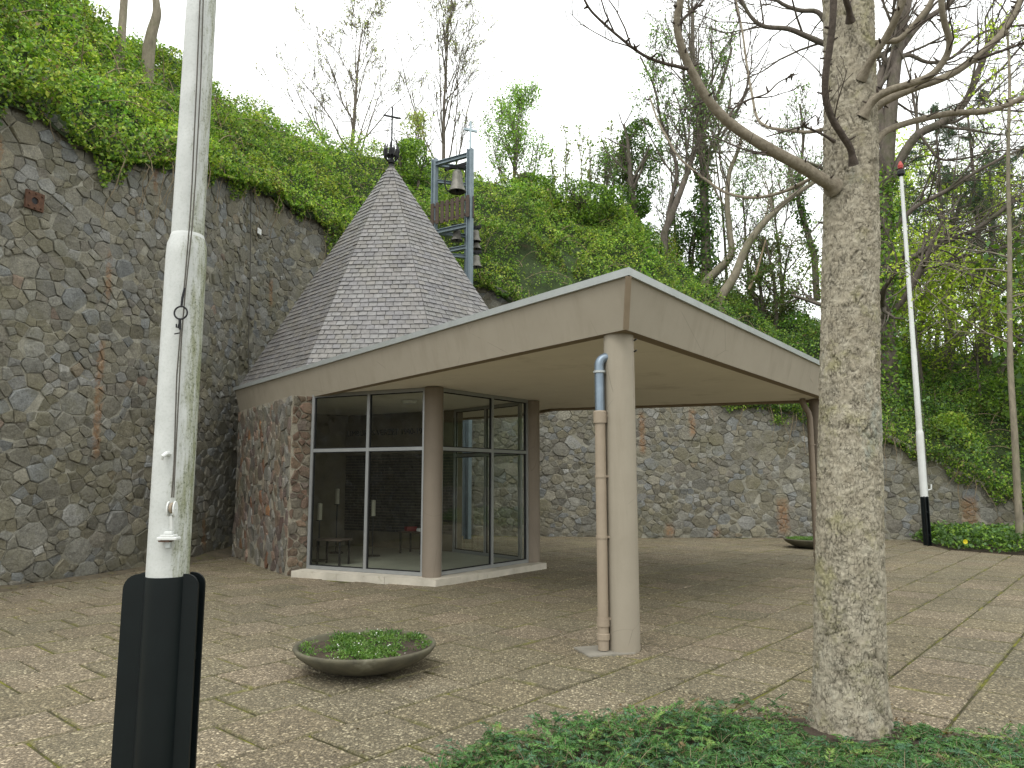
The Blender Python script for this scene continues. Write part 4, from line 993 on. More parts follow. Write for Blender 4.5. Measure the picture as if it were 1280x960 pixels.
# ================================================================== BANK VEGETATION
def mixtint(rng, N, cols, w, var=.25):
    c = np.array(cols)[rng.choice(len(cols), N, p=np.array(w) / sum(w))]; return c * rng.uniform(1 - var, 1 + var, (N, 1))
G_DARK, G_MID, G_FRESH, G_YEL, G_BLUE, G_BROWN = (.05, .10, .022), (.14, .25, .036), (.25, .385, .05), (.40, .48, .08), (.115, .21, .07), (.19, .15, .075)
rv = np.random.default_rng(31)
def nz3(P, f, seed): return np.array([noise.fractal(Vector((p[0] * f + seed, p[1] * f - seed, p[2] * f)), 1.0, 2.1, 3) for p in P])
def cover(N, smin, smax, omax, dens=None):
    s = rv.uniform(smin, smax, N); o = rv.uniform(-.15, 1, N); o = np.where(o < 0, o * 1.2, o ** 1.15 * omax)
    P = bank_pt(s, np.maximum(o, 0)); P[:, :2] += (wnorm(s) * np.maximum(-o, 0)[:, None]) ; return s, o, P
def of_s(s): return np.interp(s, _ss, OFF)
N = 500000; s = rv.uniform(0, WLEN, N); u_ = rv.uniform(-.06, 1, N); o = np.where(u_ < 0, u_ * 3, u_ * (of_s(s) + 1.3)); P = bank_pt(s, np.maximum(o, 0)); P[:, :2] += wnorm(s) * np.maximum(-o, 0)[:, None]
px = 640 + F_PX * P[:, 0] / np.maximum(P[:, 1], .5)
hidden = (px > 650) & (px < 760) & (o < 1.5)
keep = (px > -200) & (px < 1480) & (P[:, 1] > 3) & ~hidden; s, o, P, px = s[keep], o[keep], P[keep], px[keep]
n1 = nz3(P, .62, 3.0); n2 = nz3(P, 1.9, 9.0)
thick = np.clip(.36 + .8 * n1 + .5 * n2, .0, 1.3)
hgt = thick * rv.uniform(.1, 1, len(P)) ** .42
P[:, 2] += hgt * .8 + .02; P[:, :2] += wnorm(s) * (hgt * .5)[:, None]
right = np.clip((px - 780) / 160, 0, 1)
n3 = nz3(P, .42, 21.0)
lefts = mixtint(rv, len(P), [G_DARK, G_MID, G_FRESH, G_YEL, G_BROWN], [1.8, 3.0, 4.0, 2.2, .8]); rights = mixtint(rv, len(P), [G_DARK, G_MID, G_BLUE, G_FRESH, G_BROWN], [2.5, 3, 2.2, 1.8, .7])
T = np.where((rv.random(len(P)) < right)[:, None], rights, lefts)
T *= (1 + .6 * np.clip(n3, -1, 1))[:, None]; T[:, 0] *= 1 + .25 * np.clip(nz3(P, .9, 40.0), -1, 1)
keepd = rv.random(len(P)) < np.where(right > .5, .8, 1.0)
P, T, s = P[keepd], T[keepd], s[keepd]
V, F, TT = leaves(P, .068 * rv.choice([.7, .9, 1, 1.35], len(P)), rv, T, (0, -.3, .5), .7, .68, .15)
top('bramble_cover', np_mesh('bramble_cover', V, F, M_LEAF, TT), 'stuff', 'dense green brambles and ivy covering the bank above the wall', None)
# shoots standing up out of the cover
N = 9000; s = rv.uniform(0, WLEN * .72, N); o = rv.uniform(.1, 1.05, N) * of_s(s); B = bank_pt(s, o); nn = nz3(B, .62, 3.0); B[:, 2] += np.clip(.36 + .8 * nn, .0, 1.3) * .8
Pq = []; Tq = []; polys = []
for b in B:
    d = rv.normal(size=3) * .35 + np.array([0, -.1, 1]); d /= np.linalg.norm(d); L = rv.uniform(.15, .5); k_ = 7; t_ = rv.random(k_)[:, None]; Pq.append(b + d * L * t_ + rv.normal(size=(k_, 3)) * .03); Tq.append(np.tile(np.array([(.17, .3, .04), (.27, .36, .07), (.11, .22, .04)])[rv.integers(0, 3)], (k_, 1)))
Pq = np.concatenate(Pq); Tq = np.concatenate(Tq) * rv.uniform(.75, 1.25, (len(Pq), 1)); V, F, TT = leaves(Pq, .06, rv, Tq, (0, -.2, .5), .7, .6, .15)
top('bramble_shoots', np_mesh('bramble_shoots', V, F, M_LEAF, TT), 'stuff', 'young bramble shoots standing above the green bank', None)
# ivy hanging over the wall top
N = 70000; s = rv.uniform(0, WLEN, N); px = 640 + F_PX * wxy(s)[:, 0] / np.maximum(wxy(s)[:, 1], 1)
ln = np.array([noise.fractal(Vector((q * 1.25, 4.2, 0)), 1.0, 2.0, 3) for q in s]); l2 = np.array([noise.noise(Vector((q * 5.5, 1.2, 0))) for q in s])
hang = np.clip(.36 + .95 * ln + .35 * l2, 0.04, 1.5) * np.where(px > 700, .55, 1.0)
q = rv.random(N) ** .8; z = wall_top(s) + .35 - (hang + .35) * q
hh = .08 + rv.random(N) * (.42 * (1 - q) + .08)
keep = (px > -260) & (px < 1400) & (rv.random(N) < .25 + .9 * hang); s, z, hh, px = s[keep], z[keep], hh[keep], px[keep]
P = wall_arr(s, z, hh); T = mixtint(rv, len(P), [G_DARK, G_MID, G_FRESH, G_YEL, G_BROWN], [2.0, 3, 3, 1, .7]); 
V, F, TT = leaves(P, .068, rv, T, (0, -.5, .25), .7, .68, .15)
top('hanging_ivy', np_mesh('hanging_ivy', V, F, M_LEAF, TT), 'stuff', 'ragged ivy hanging over the top edge of the stone wall', None)
# dry vines and roots over the wall top
polys = []
for k in range(240):
    s0 = rv.uniform(1, WLEN - 3); ln_ = rv.uniform(.5, 1.9) * (1 if s0 < WLEN * .6 else .6); zt_ = float(wall_top(s0)); n_ = 7; drift = rv.normal() * .25
    pts = [wall_pt(s0 + drift * t + .06 * math.sin(5 * t + k), zt_ + .35 - ln_ * t, .10 + .28 * math.sin(PI * min(1, t * 1.1)) * rv.random()) for t in np.linspace(0, 1, n_)]
    polys.append((np.array([tuple(p) for p in pts]), np.linspace(.012, .004, n_)))
for k in range(520):
    s0 = rv.uniform(2, WLEN * .8); o0 = rv.uniform(.1, 1.0) * float(of_s(s0)); b = bank_pt(np.array([s0]), np.array([o0]))[0]; d = rv.normal(size=3); d[2] = abs(d[2]) + .6; d /= np.linalg.norm(d); b = b + np.array([0, 0, .3]); L = rv.uniform(.5, 1.7)
    polys.append((np.array([b + d * L * t + np.array([0, 0, -.55 * L * t * t]) for t in np.linspace(0, 1, 6)]), np.linspace(.012, .004, 6)))
V, F = tubes(polys, 4); top('dry_vines', np_mesh('dry_vines', V, F, M_DEADSTEM), 'stuff', 'pale dry vines and roots trailing over the wall top', None)
# small plants rooted in the wall under the canopy
for (px_, py_, nl, lab) in ((975, 524, 260, 'green tuft growing out of the wall joints under the canopy'), (948, 508, 90, 'small fresh green sprig high on the wall under the canopy'), (1005, 512, 110, 'dark small tuft on the wall beside the right downpipe'), (955, 500, 140, 'ivy trail just below the canopy edge on the far wall')):
    s0, z0 = wall_hit(px_, py_); Pq = np.array([tuple(wall_pt(s0 + rv.normal() * .13, z0 + rv.normal() * .09, .05 + abs(rv.normal()) * .06)) for _ in range(nl)])
    V, F, TT = leaves(Pq, .05, rv, mixtint(rv, nl, [G_MID, G_FRESH, G_DARK], [2, 2, 1]), (0, -.5, .4)); wp = thing('wall_plant', lab, 'plant', tuple(wall_pt(s0, z0, .03)), 'plants rooted in the wall'); part('foliage', np_mesh('foliage', V, F, M_LEAF, TT), wp, kind='stuff')

# right bed of low evergreen behind the plaza
def bed_cover(name, pts, hmax, N, size, tint, label, mat=M_LEAF, up=(0, -.3, .8)):
    A = np.array(pts); lo, hi = A.min(0), A.max(0); Q = rv.uniform(lo, hi, (N * 2, 2)); Q = Q[[inpoly(a, b, pts) for a, b in Q]][:N]
    def edge(q):
        dm = 9.0
        for i in range(len(pts)):
            a, b = A[i - 1], A[i]; t = np.clip(np.dot(q - a, b - a) / np.dot(b - a, b - a), 0, 1); dm = min(dm, np.linalg.norm(q - a - (b - a) * t))
        return dm
    e = np.array([edge(q) for q in Q]); hb = hmax * np.clip(e / .35, .15, 1) ** .6 * (1 + .35 * np.array([noise.noise(Vector((q[0] * 2.2, q[1] * 2.2, 5))) for q in Q]))
    P = np.column_stack([Q, .01 + hb * rv.random(len(Q)) ** .45]); V, F, TT = leaves(P, size, rv, tint(len(P)), up, .7, .6)
    return top(name, np_mesh(name, V, F, mat, TT), 'stuff', label)
BED2 = [(9.85, 16.75), (10.6, 15.6), (11.6, 14.9), (13.5, 14.2), (16, 14), (16, 18.2), (13, 18.9), (10.4, 19.4)]
m = MB(); m.prism(BED2, -.04, .012); top('planting_bed', m.mesh('planting_bed', M_SOIL), 'structure')
bed_cover('ivy_ground_cover', BED2, .44, 15000, .095, lambda n: mixtint(rv, n, [G_DARK, G_MID, G_BLUE, G_FRESH], [3, 2.5, 2, .6]), 'low dark ivy filling the bed at the foot of the far right wall')
p = gp(1206, 677, .35); m = MB()
for k in range(6): a = k * PI / 3; m.add([p + Vector((0, 0, 0)), p + Vector((.05 * math.cos(a), -.02, .05 * math.sin(a))), p + Vector((.05 * math.cos(a + .9), -.02, .05 * math.sin(a + .9)))], [(0, 1, 2)], (.75, .62, .03))
top('yellow_flower', m.mesh('yellow_flower', M_LEAF), None, 'single yellow flower in the ivy bed at right', 'flower')
# foreground bed of yew-like ground cover
EDGE = [(528, 962), (560, 940), (620, 922), (700, 907), (780, 895), (860, 882), (940, 884), (1000, 882), (1060, 887), (1130, 895), (1200, 906), (1280, 922), (1360, 944)]
be = [tuple(gp(x, y, .09)[:2]) for x, y in EDGE]; BED1 = [(be[0][0] - .1, 2.6)] + be + [(be[-1][0] + .2, 2.6)]
m = MB(); m.prism(BED1, -.04, .01); top('planting_bed', m.mesh('planting_bed', M_SOIL), 'structure')
def sprig_bank(N):
    A = np.array(BED1); lo, hi = A.min(0), A.max(0); Q = rv.uniform(lo - .05, hi + .05, (N * 3, 2)); ok = [inpoly(a, b, BED1) for a, b in Q]; Q = Q[ok][:N]; Ps, Ds, Ts, stems = [], [], [], []
    for q in Q:
        dt = math.hypot(q[0] - 2.12, (q[1] - 4.96) * (1.0 if q[1] > 4.96 else .8))
        if dt < .33: continue
        hb = .10 + .07 * noise.noise(Vector((q[0] * 2.5, q[1] * 2.5, 0))); low = q[1] < 5.0 and dt < .75; hb *= .3 if low else 1; az = rv.uniform(0, 2 * PI); el = rv.uniform(.05, .35 if low else 1.0); L = rv.uniform(.09, .2)
        d = np.array([math.cos(az) * math.cos(el), math.sin(az) * math.cos(el), math.sin(el)]); b = np.array([q[0], q[1], .01 + max(.02, hb) * rv.random() ** .5])
        side = np.cross(d, [0, 0, 1]); side /= np.linalg.norm(side) + 1e-9; n_ = 13; k = np.arange(n_); t = (k + .6) / n_
        base_ = np.array([(.035, .095, .024), (.055, .14, .032), (.09, .20, .045), (.055, .135, .065), (.15, .23, .05)])[rv.choice(5, p=[.3, .3, .2, .14, .06])] * rv.uniform(.75, 1.3)
        if rv.random() < .015: base_ = np.array([.16, .11, .05])
        c = b + d * L * t[:, None] - np.array([0, 0, .35 * L])[None] * (t ** 2)[:, None]
        for sg in (-1, 1):
            nd = side * sg * .8 + d * .65; nd = nd / np.linalg.norm(nd); ln_ = .034 * (1 - .55 * t ** 3)
            Ps.append(c + nd * (ln_ * .5)[:, None]); Ds.append(np.repeat(nd[None], n_, 0)); Ts.append(np.repeat((base_ * 1.0)[None], n_, 0) * rv.uniform(.85, 1.2, (n_, 1)))
        stems.append((c[::4], np.full(len(c[::4]), .0018)))
    return np.concatenate(Ps), np.concatenate(Ds), np.concatenate(Ts), stems
P, D, T, stems = sprig_bank(5200)
n_ = rv.normal(size=P.shape) * .5 + np.array([0, 0, 1.0]); n_ /= np.linalg.norm(n_, axis=1, keepdims=True); t_ = D - n_ * (D * n_).sum(1, keepdims=True); t_ /= np.linalg.norm(t_, axis=1, keepdims=True); b_ = np.cross(n_, t_)
ln_ = .036 * rv.uniform(.75, 1.15, (len(P), 1)); V = np.stack([P - t_ * ln_ * .5, P + b_ * .0034 + n_ * .001, P + t_ * ln_ * .5, P - b_ * .0034 + n_ * .001], 1).reshape(-1, 3)
gc = top('yew_ground_cover', np_mesh('yew_ground_cover', V, np.arange(len(V)).reshape(-1, 4), M_NEEDLE, np.repeat(T, 4, 0)), 'stuff', 'low dark green yew-like ground cover along the front edge of the paving')
V, F = tubes(stems, 3); part('stems', np_mesh('stems', V, F, M_DEADSTEM), gc, kind='stuff')
# fallen leaves and litter on the paving
lit = []; 
P = []; 
for _ in range(900):
    s0 = rv.uniform(2, 22); n__ = wnorm(s0); w = wxy(s0); h = .12 + abs(rv.normal()) * .5; P.append((w[0] + n__[0] * h, w[1] + n__[1] * h, .01 + .02 * rv.random()))
for _ in range(260):
    y = rv.uniform(3, 15); x = rv.uniform(-.75, .75) * y; P.append((x, y, .008))
for _ in range(700):
    i = rv.integers(0, len(be) - 1); t = rv.random(); P.append((be[i][0] + (be[i + 1][0] - be[i][0]) * t + rv.normal() * .05, be[i][1] + (be[i + 1][1] - be[i][1]) * t + abs(rv.normal()) * .16 - .02, .008))
P = np.array(P); V, F, TT = leaves(P, .026, rv, mixtint(rv, len(P), [(.16, .1, .05), (.09, .06, .035), (.25, .19, .11), (.06, .05, .03)], [2, 2, 1, 2]), (0, 0, 1), 2.0, .55, .25)
top('leaf_litter', np_mesh('leaf_litter', V, F, M_LEAF, TT), 'stuff', 'dry leaf litter scattered on the paving and along the wall foot')
# soil washed up along the foot of the left wall
V = []; F = []; ss = np.linspace(4, 15.5, 60); 
for s0 in ss:
    for h, z in ((-.05, .16), (.12, .12), (.35, .055), (.75, .012), (1.0, -.015)):
        k = .28 + .75 * min(1, max(0, (s0 - 8.2) / 3)) + .3 * noise.noise(Vector((s0 * 1.1, h, 3))); p = wall_pt(s0, 0, h * k); V.append((p.x, p.y, z * k if z > 0 else z))
for i in range(len(ss) - 1):
    for j in range(4): a = i * 5 + j; F.append((a, a + 5, a + 6, a + 1))
top('washed_soil', np_mesh('washed_soil', V, F, simple('washed_soil', (.13, .105, .07), (.07, .058, .038), 6, .95, 0, 40, .8, .015, stain=((.1, .1, .03), 2.5, .56)), smooth=True), 'structure')

# ================================================================== TREES
def grow(rng, p, d, L, r, lev, maxlev, out, tips, k, up=.12, wig=.16, nch=(5, 4, 4), ang=(.5, 1.0), lr=.55, taper=.25, start=.3, nseg=7):
    d = np.asarray(d, float); d /= np.linalg.norm(d); n_ = max(4, nseg - lev); pts = [np.asarray(p, float)]; dirs = [d]
    for i in range(n_ - 1):
        d = d + rng.normal(size=3) * wig + np.array([0, 0, up]); d /= np.linalg.norm(d); pts.append(pts[-1] + d * L / (n_ - 1)); dirs.append(d)
    pts = np.array(pts); out.append((lev, pts, np.linspace(r, r * taper, n_)))
    if lev >= maxlev: tips.append(pts); return
    m_ = nch[min(lev, len(nch) - 1)]; m_ = max(1, int(round(m_ * rng.uniform(.75, 1.25))))
    for j in range(m_):
        t = start + (1 - start) * (j + rng.random()) / m_; x = t * (n_ - 1); i = min(int(x), n_ - 2); q = pts[i] + (pts[i + 1] - pts[i]) * (x - i); dd = dirs[i]
        pr = rng.normal(size=3); pr -= dd * np.dot(pr, dd); pr /= np.linalg.norm(pr) + 1e-9; a = rng.uniform(*ang)
        grow(rng, q, dd * math.cos(a) + pr * math.sin(a), L * lr * (1.15 - .55 * t) * rng.uniform(.8, 1.2), max(r * (1 - (1 - taper) * t) * .62, .003), lev + 1, maxlev, out, tips, k, up, wig * 1.15, nch, ang, lr, taper, .2, nseg)
def tree_object(name, label, base, out, mat, leaf=None, group='trees on the bank', twig_mat=None, cat='tree', ivy=None, thin=False):
    """trunk, branches and foliage as three parts"""
    t = thing(name, label, cat, base, group)
    V, F = tubes([(p, r) for l, p, r in out if l == 0], 10); part('trunk', np_mesh('trunk', V, F, mat, smooth=True), t)
    hi = [(p, np.maximum(r, .0085 if thin else .005)) for l, p, r in out if l > 0]
    if hi: V, F = tubes(hi, 4); part('branches', np_mesh('branches', V, F, twig_mat or mat, smooth=True), t, kind='stuff')
    if leaf is not None and len(leaf[0]): 
        V, F, TT = leaf; part('foliage', np_mesh('foliage', V, F, M_LEAF_THIN if thin else M_LEAF, TT), t, kind='stuff')
    if ivy is not None: V, F, TT = ivy; part('ivy', np_mesh('ivy', V, F, M_LEAF, TT), t, kind='stuff')
    return t
def tip_leaves(rng, tips, per, size, cols, w, spread=.12, up=(0, -.1, .5), aspect=.6, last=.35):
    P = []
    for p in tips:
        n_ = rng.poisson(per)
        if n_ == 0: continue
        t = (last + (1 - last) * rng.random(n_)) * (len(p) - 1); i = np.minimum(t.astype(int), len(p) - 2); f = (t - i)[:, None]; P.append(p[i] * (1 - f) + p[i + 1] * f + rng.normal(size=(n_, 3)) * spread)
    if not P: return (np.zeros((0, 3)), None, None)
    P = np.concatenate(P); T = mixtint(rng, len(P), cols, w); return leaves(P, size, rng, T, up, .7, aspect)
def ivy_on(rng, pts, rad, N, size, thick=.16, z0=None, z1=None, cols=(G_DARK, G_MID, (.05, .12, .03)), w=(3, 2.4, 1.4)):
    pts = np.asarray(pts); t = rng.random(N) * (len(pts) - 1); i = np.minimum(t.astype(int), len(pts) - 2); f = (t - i)[:, None]; c = pts[i] * (1 - f) + pts[i + 1] * f
    r = np.interp(t, np.arange(len(pts)), rad) + np.abs(rng.normal(size=N)) * thick * (1 + .6 * np.sin(t * 3.1)); a = rng.uniform(0, 2 * PI, N); P = c + np.column_stack([np.cos(a) * r, np.sin(a) * r, rng.normal(size=N) * .05])
    return leaves(P, size, rng, mixtint(rng, N, cols, w), (0, -.4, .25), .7, .7)
def stem_px(pxs, d, d1=None):
    n_ = len(pxs); return [tuple(at(x, y, d + ((d1 or d) - d) * i / max(1, n_ - 1))) for i, (x, y) in enumerate(pxs)]

# ---- the big pale trunk in the right foreground
YT = 4.96
TRK = [(1062, 950, 98), (1062, 915, 95), (1062, 860, 89), (1062, 780, 85), (1062, 700, 82), (1062, 600, 76), (1062, 480, 71), (1063, 380, 68), (1064, 250, 65), (1063, 150, 63), (1061, 40, 60), (1059, -80, 56), (1057, -260, 50), (1055, -600, 40)]
tc_ = []; 
for x, y, w in TRK:
    p = at(x, y, YT); dist = p.y * _c + (p.z - EYE) * _s; tc_.append((p, w / 2 / F_PX * dist * 1.0))
tp = smooth_poly([c for c, r in tc_], 60); tr = np.interp(np.linspace(0, len(tc_) - 1, len(tp)), np.arange(len(tc_)), [r for c, r in tc_])
keepz = tp[:, 2] < 5.6; tpA, trA = tp[keepz], tr[keepz]
zz_ = np.arange(tpA[0, 2], 5.6, .0078); NA = 210
cx_ = np.interp(zz_, tpA[:, 2], tpA[:, 0]); cy_ = np.interp(zz_, tpA[:, 2], tpA[:, 1]); rr_ = np.interp(zz_, tpA[:, 2], trA)
aa = np.linspace(0, 2 * PI, NA, endpoint=False); V = np.empty((len(zz_), NA, 3)); TT = np.empty((len(zz_), NA, 3))
for i, z in enumerate(zz_):
    R = rr_[i]; flare = .955 + .09 * (max(0, .35 - z) / .35) ** 1.6
    for j, a in enumerate(aa):
        c0, s0 = math.cos(a), math.sin(a); q = Vector((c0 * R, s0 * R, z))
        wv = noise.noise_vector(q * 16.0) * .016 + noise.noise_vector(q * 48) * .006
        qq = q + wv; dd_, _pp = noise.voronoi(Vector((qq.x * 46, qq.y * 46, qq.z * 27)), distance_metric='DISTANCE', exponent=2.5)
        e = dd_[1] - dd_[0]; big = noise.noise(q * 3.1); fine = noise.noise(q * 90)
        msk = min(1.0, max(0.0, .45 + 1.5 * noise.noise(q * 7.0))); edge = max(0.0, 1 - e * 4.0) * msk
        cr1 = max(0.0, 1 - abs(noise.noise(Vector((qq.x * 30, qq.y * 30, qq.z * 11 + 5)))) * 6) * min(1.0, max(0.0, .25 + 2.0 * noise.noise(q * 9 + Vector((7, 3, 1)))))
        cr2 = max(0.0, 1 - abs(noise.noise(Vector((qq.x * 16, qq.y * 16, qq.z * 44 + 15)))) * 7) * min(1.0, max(0.0, .05 + 1.9 * noise.noise(q * 11 + Vector((1, 9, 4)))))
        flake = noise.noise(Vector((q.x * 34, q.y * 34, q.z * 34 + 7))); step = math.floor((flake + 1) * 3.2) / 3.2
        cell = (math.sin(_pp[0].x * 12.9 + _pp[0].y * 78.2 + _pp[0].z * 37.7) * 43758.5) % 1
        h = .0035 * cell + .0055 * step - .006 * edge - .010 * cr1 - .008 * cr2 + .0025 * fine + .007 * big
        if z < .6: h += .018 * noise.noise(Vector((c0 * 2.2, s0 * 2.2, z * .8))) * (1 - z / .6)
        V[i, j] = (cx_[i] + c0 * (R * flare + h), cy_[i] + s0 * (R * flare + h), z)
        k = max(.42, 1 - .2 * edge - .5 * cr1 - .42 * cr2) * (.88 + .2 * cell); TT[i, j] = (k, k * .985, k * .95)
def trunk_mat():
    t = NT('pale_scaly_bark'); ti = t.tint()
    c = t.ramp(t.noise(11, 7, .7), [(.3, (.255, .225, .17)), (.52, (.34, .31, .245)), (.72, (.41, .38, .31))])
    c = t.mix(t.ramp(t.noise(4.2, 6, .72), [(.52, 0.0), (.66, .75)]), c, (.265, .25, .135))       # yellow-green lichen
    c = t.mix(t.ramp(t.noise(3.4, 6, .72, t.scaled((1, 1, .55))), [(.58, 0.0), (.70, .8)]), c, (.27, .295, .265))   # blue-grey lichen
    c = t.mix(t.ramp(t.noise(60, 5, .7), [(.62, 0.0), (.72, .4)]), c, (.19, .155, .11))
    wv = t.new('ShaderNodeMixRGB', blend_type='ADD'); wv.inputs[0].default_value = 1
    nn = t.new('ShaderNodeTexNoise'); nn.inputs['Scale'].default_value = 22; t.link(t.co, nn.inputs['Vector'])
    sc = t.new('ShaderNodeVectorMath', operation='SCALE'); t.link(nn.outputs['Color'], sc.inputs[0]); sc.inputs['Scale'].default_value = .035
    t.link(t.co, wv.inputs[1]); t.link(sc.outputs[0], wv.inputs[2])
    mp = t.new('ShaderNodeMapping'); mp.inputs['Scale'].default_value = (1, 1, .42); t.link(wv.outputs[0], mp.inputs['Vector'])
    ve = t.voro(62, 'DISTANCE_TO_EDGE', 'Distance', mp.outputs[0]); ck = t.math('MULTIPLY', t.ramp(ve, [(.0, 1.0), (.075, 0.0)]), t.ramp(t.noise(17, 5, .7), [(.44, 0.0), (.56, 1.0)]))
    c = t.mix(t.math('MULTIPLY', ck, .42), c, (.06, .045, .03))
    c = t.mix(1.0, c, ti, 'MULTIPLY'); t.base(c); t.rough(.92); t.b.inputs['Specular IOR Level'].default_value = .15
    n = t.bump(t.noise(55, 6, .7, t.scaled((1, 1, .6))), .7, .012); n = t.bump(ck, .8, -.008, n); t.bump(t.noise(160, 4, .7), .5, .004, n); return t.m
M_TRUNK = trunk_mat()
nz_ = len(zz_); i, j = np.meshgrid(np.arange(nz_ - 1), np.arange(NA), indexing='ij'); F = np.stack([i * NA + j, i * NA + (j + 1) % NA, (i + 1) * NA + (j + 1) % NA, (i + 1) * NA + j], -1).reshape(-1, 4)
ft = thing('cedar_tree', 'big pale scaly trunk with bare upswept limbs in the right foreground', 'tree', tuple(at(1062, 925, YT)))
me = np_mesh('trunk', V.reshape(-1, 3), F, M_TRUNK, TT.reshape(-1, 3), smooth=True); trunk = part('trunk', me, ft)
up_ = tp[tp[:, 2] >= 5.55]; V, F = tubes([(np.concatenate([[tpA[-1]], up_[::8]]), np.concatenate([[trA[-1]], tr[tp[:, 2] >= 5.55][::8]]))], 20); part('trunk_top', np_mesh('trunk_top', V, F, M_BARK_TAN, smooth=True), ft)
rt_ = np.random.default_rng(77)
def limb(pxs, d0, d1, w0, w1, mat, ntw=0, knob=10, collar=True):
    n_ = len(pxs); pts = [at(x, y, d0 + (d1 - d0) * (i / (n_ - 1))) for i, (x, y) in enumerate(pxs)]
    P = smooth_poly(pts, 8); dist = P[:, 1] * _c + (P[:, 2] - EYE) * _s; wpx = w0 + (w1 - w0) * np.linspace(0, 1, len(P)) ** .75; r = wpx * .84 / 2 / F_PX * dist
    r = r * (1 + .06 * np.array([noise.noise(Vector((p[0] * 9, p[1] * 9, p[2] * 9))) for p in P]))
    if collar: r[:6] *= np.linspace(1.45, 1.0, 6)
    V, F = tubes([(P, r)], 12); lb = part('limb', np_mesh('limb', V, F, mat, smooth=True), ft)
    polys = []
    for k in range(knob):
        i = rt_.integers(4, len(P) - 1); d = rt_.normal(size=3); d[2] = abs(d[2]) * .8; tg = P[i] - P[i - 1]; tg /= np.linalg.norm(tg); d -= tg * np.dot(d, tg) * .6; d /= np.linalg.norm(d); L = rt_.uniform(.025, .06)
        q = P[i] + d * r[i] * .7; polys.append((np.array([q, q + d * L * .5, q + d * L]), np.array([.009, .007, .004])))
    if polys: V, F = tubes(polys, 5); part('spurs', np_mesh('spurs', V, F, M_BARK_LIMB_DARK), lb, kind='stuff')
    out = []; tips = []
    for k in range(ntw):
        i = rt_.integers(len(P) // 4, len(P)); tg = P[min(i, len(P) - 1)] - P[i - 1]; d = tg / np.linalg.norm(tg) + rt_.normal(size=3) * .5
        grow(rt_, P[i - 1], d, rt_.uniform(.35, .8), .006, 1, 2, out, tips, 0, .12, .22, (3, 4, 3), (.4, 1.0), .55, .4)
    if out: V, F = tubes([(p, np.maximum(r, .0022)) for l, p, r in out], 4); part('twigs', np_mesh('twigs', V, F, M_BARK_LIMB_DARK), lb, kind='stuff')
    return P
LT, DK = M_BARK_LIMB, M_BARK_LIMB_DARK
limb([(1042, 234), (1030, 226), (1000, 207), (958, 184), (915, 156), (886, 126), (866, 92), (853, 62), (846, 30), (851, 0), (862, -45)], 4.86, 4.3, 21, 9, LT, 6, 22)
limb([(860, 86), (830, 79), (803, 68), (775, 47), (750, 25), (735, 8), (722, -20)], 4.45, 4.1, 5.5, 3.2, DK, 3, 12, False)
limb([(847, 32), (858, 20), (872, 8), (884, -6), (900, -30)], 4.4, 4.5, 5, 3.2, DK, 2, 6, False)
limb([(912, 146), (918, 135), (935, 125), (958, 117), (972, 104), (985, 97), (998, 92)], 4.6, 4.7, 4, 1.6, DK, 2, 8, False)
limb([(1034, 212), (1012, 224), (975, 241), (940, 247), (908, 241), (880, 223), (850, 198), (836, 176), (822, 150), (812, 120)], 5.2, 6.4, 6.0, 2.5, LT, 4, 12, False)
limb([(1034, 160), (1012, 165), (984, 163), (958, 158), (946, 146), (940, 118), (934, 85), (928, 40), (920, 0), (915, -40)], 5.2, 6.6, 6.0, 2.5, LT, 4, 8, False)
limb([(1043, 177), (1028, 168), (1010, 160), (1000, 159), (975, 166), (958, 171)], 4.8, 4.6, 4.5, 2, DK, 1, 6)
limb([(1067, 206), (1063, 186), (1052, 168), (1040, 148), (1032, 122), (1032, 92), (1037, 60), (1041, 25), (1043, -30)], 4.74, 4.3, 10, 10, DK, 2, 14)
limb([(1063, 27), (1061, 12), (1056, -6), (1052, -40)], 4.76, 4.55, 10, 8, DK, 0, 2)
limb([(1076, 100), (1090, 74), (1108, 46), (1122, 18), (1136, -20)], 4.8, 4.4, 12, 10, LT, 2, 8)
limb([(1077, 147), (1092, 125), (1112, 113), (1140, 104), (1165, 93), (1182, 72), (1187, 52), (1181, 30), (1177, 8), (1176, -30)], 4.8, 4.3, 13, 8, LT, 4, 16)
limb([(1091, 134), (1112, 123), (1145, 109), (1182, 96), (1214, 76), (1245, 50), (1262, 28), (1275, 0), (1288, -40)], 4.92, 4.7, 14, 9, LT, 5, 18)
limb([(1222, 74), (1245, 66), (1268, 58), (1300, 45)], 4.8, 4.6, 5, 3.5, DK, 2, 6, False)
limb([(1091, 179), (1108, 164), (1130, 155), (1160, 147), (1192, 141), (1222, 140), (1248, 135), (1275, 124), (1310, 108)], 4.95, 5.1, 11, 7, LT, 5, 14)
limb([(1085, 57), (1103, 52), (1122, 50), (1134, 40), (1150, 22), (1163, 4), (1175, -25)], 4.95, 4.8, 9, 8, LT, 2, 8)
limb([(1095, 132), (1090, 150), (1092, 165)], 5.15, 5.3, 4, 3, LT, 0, 2, False)

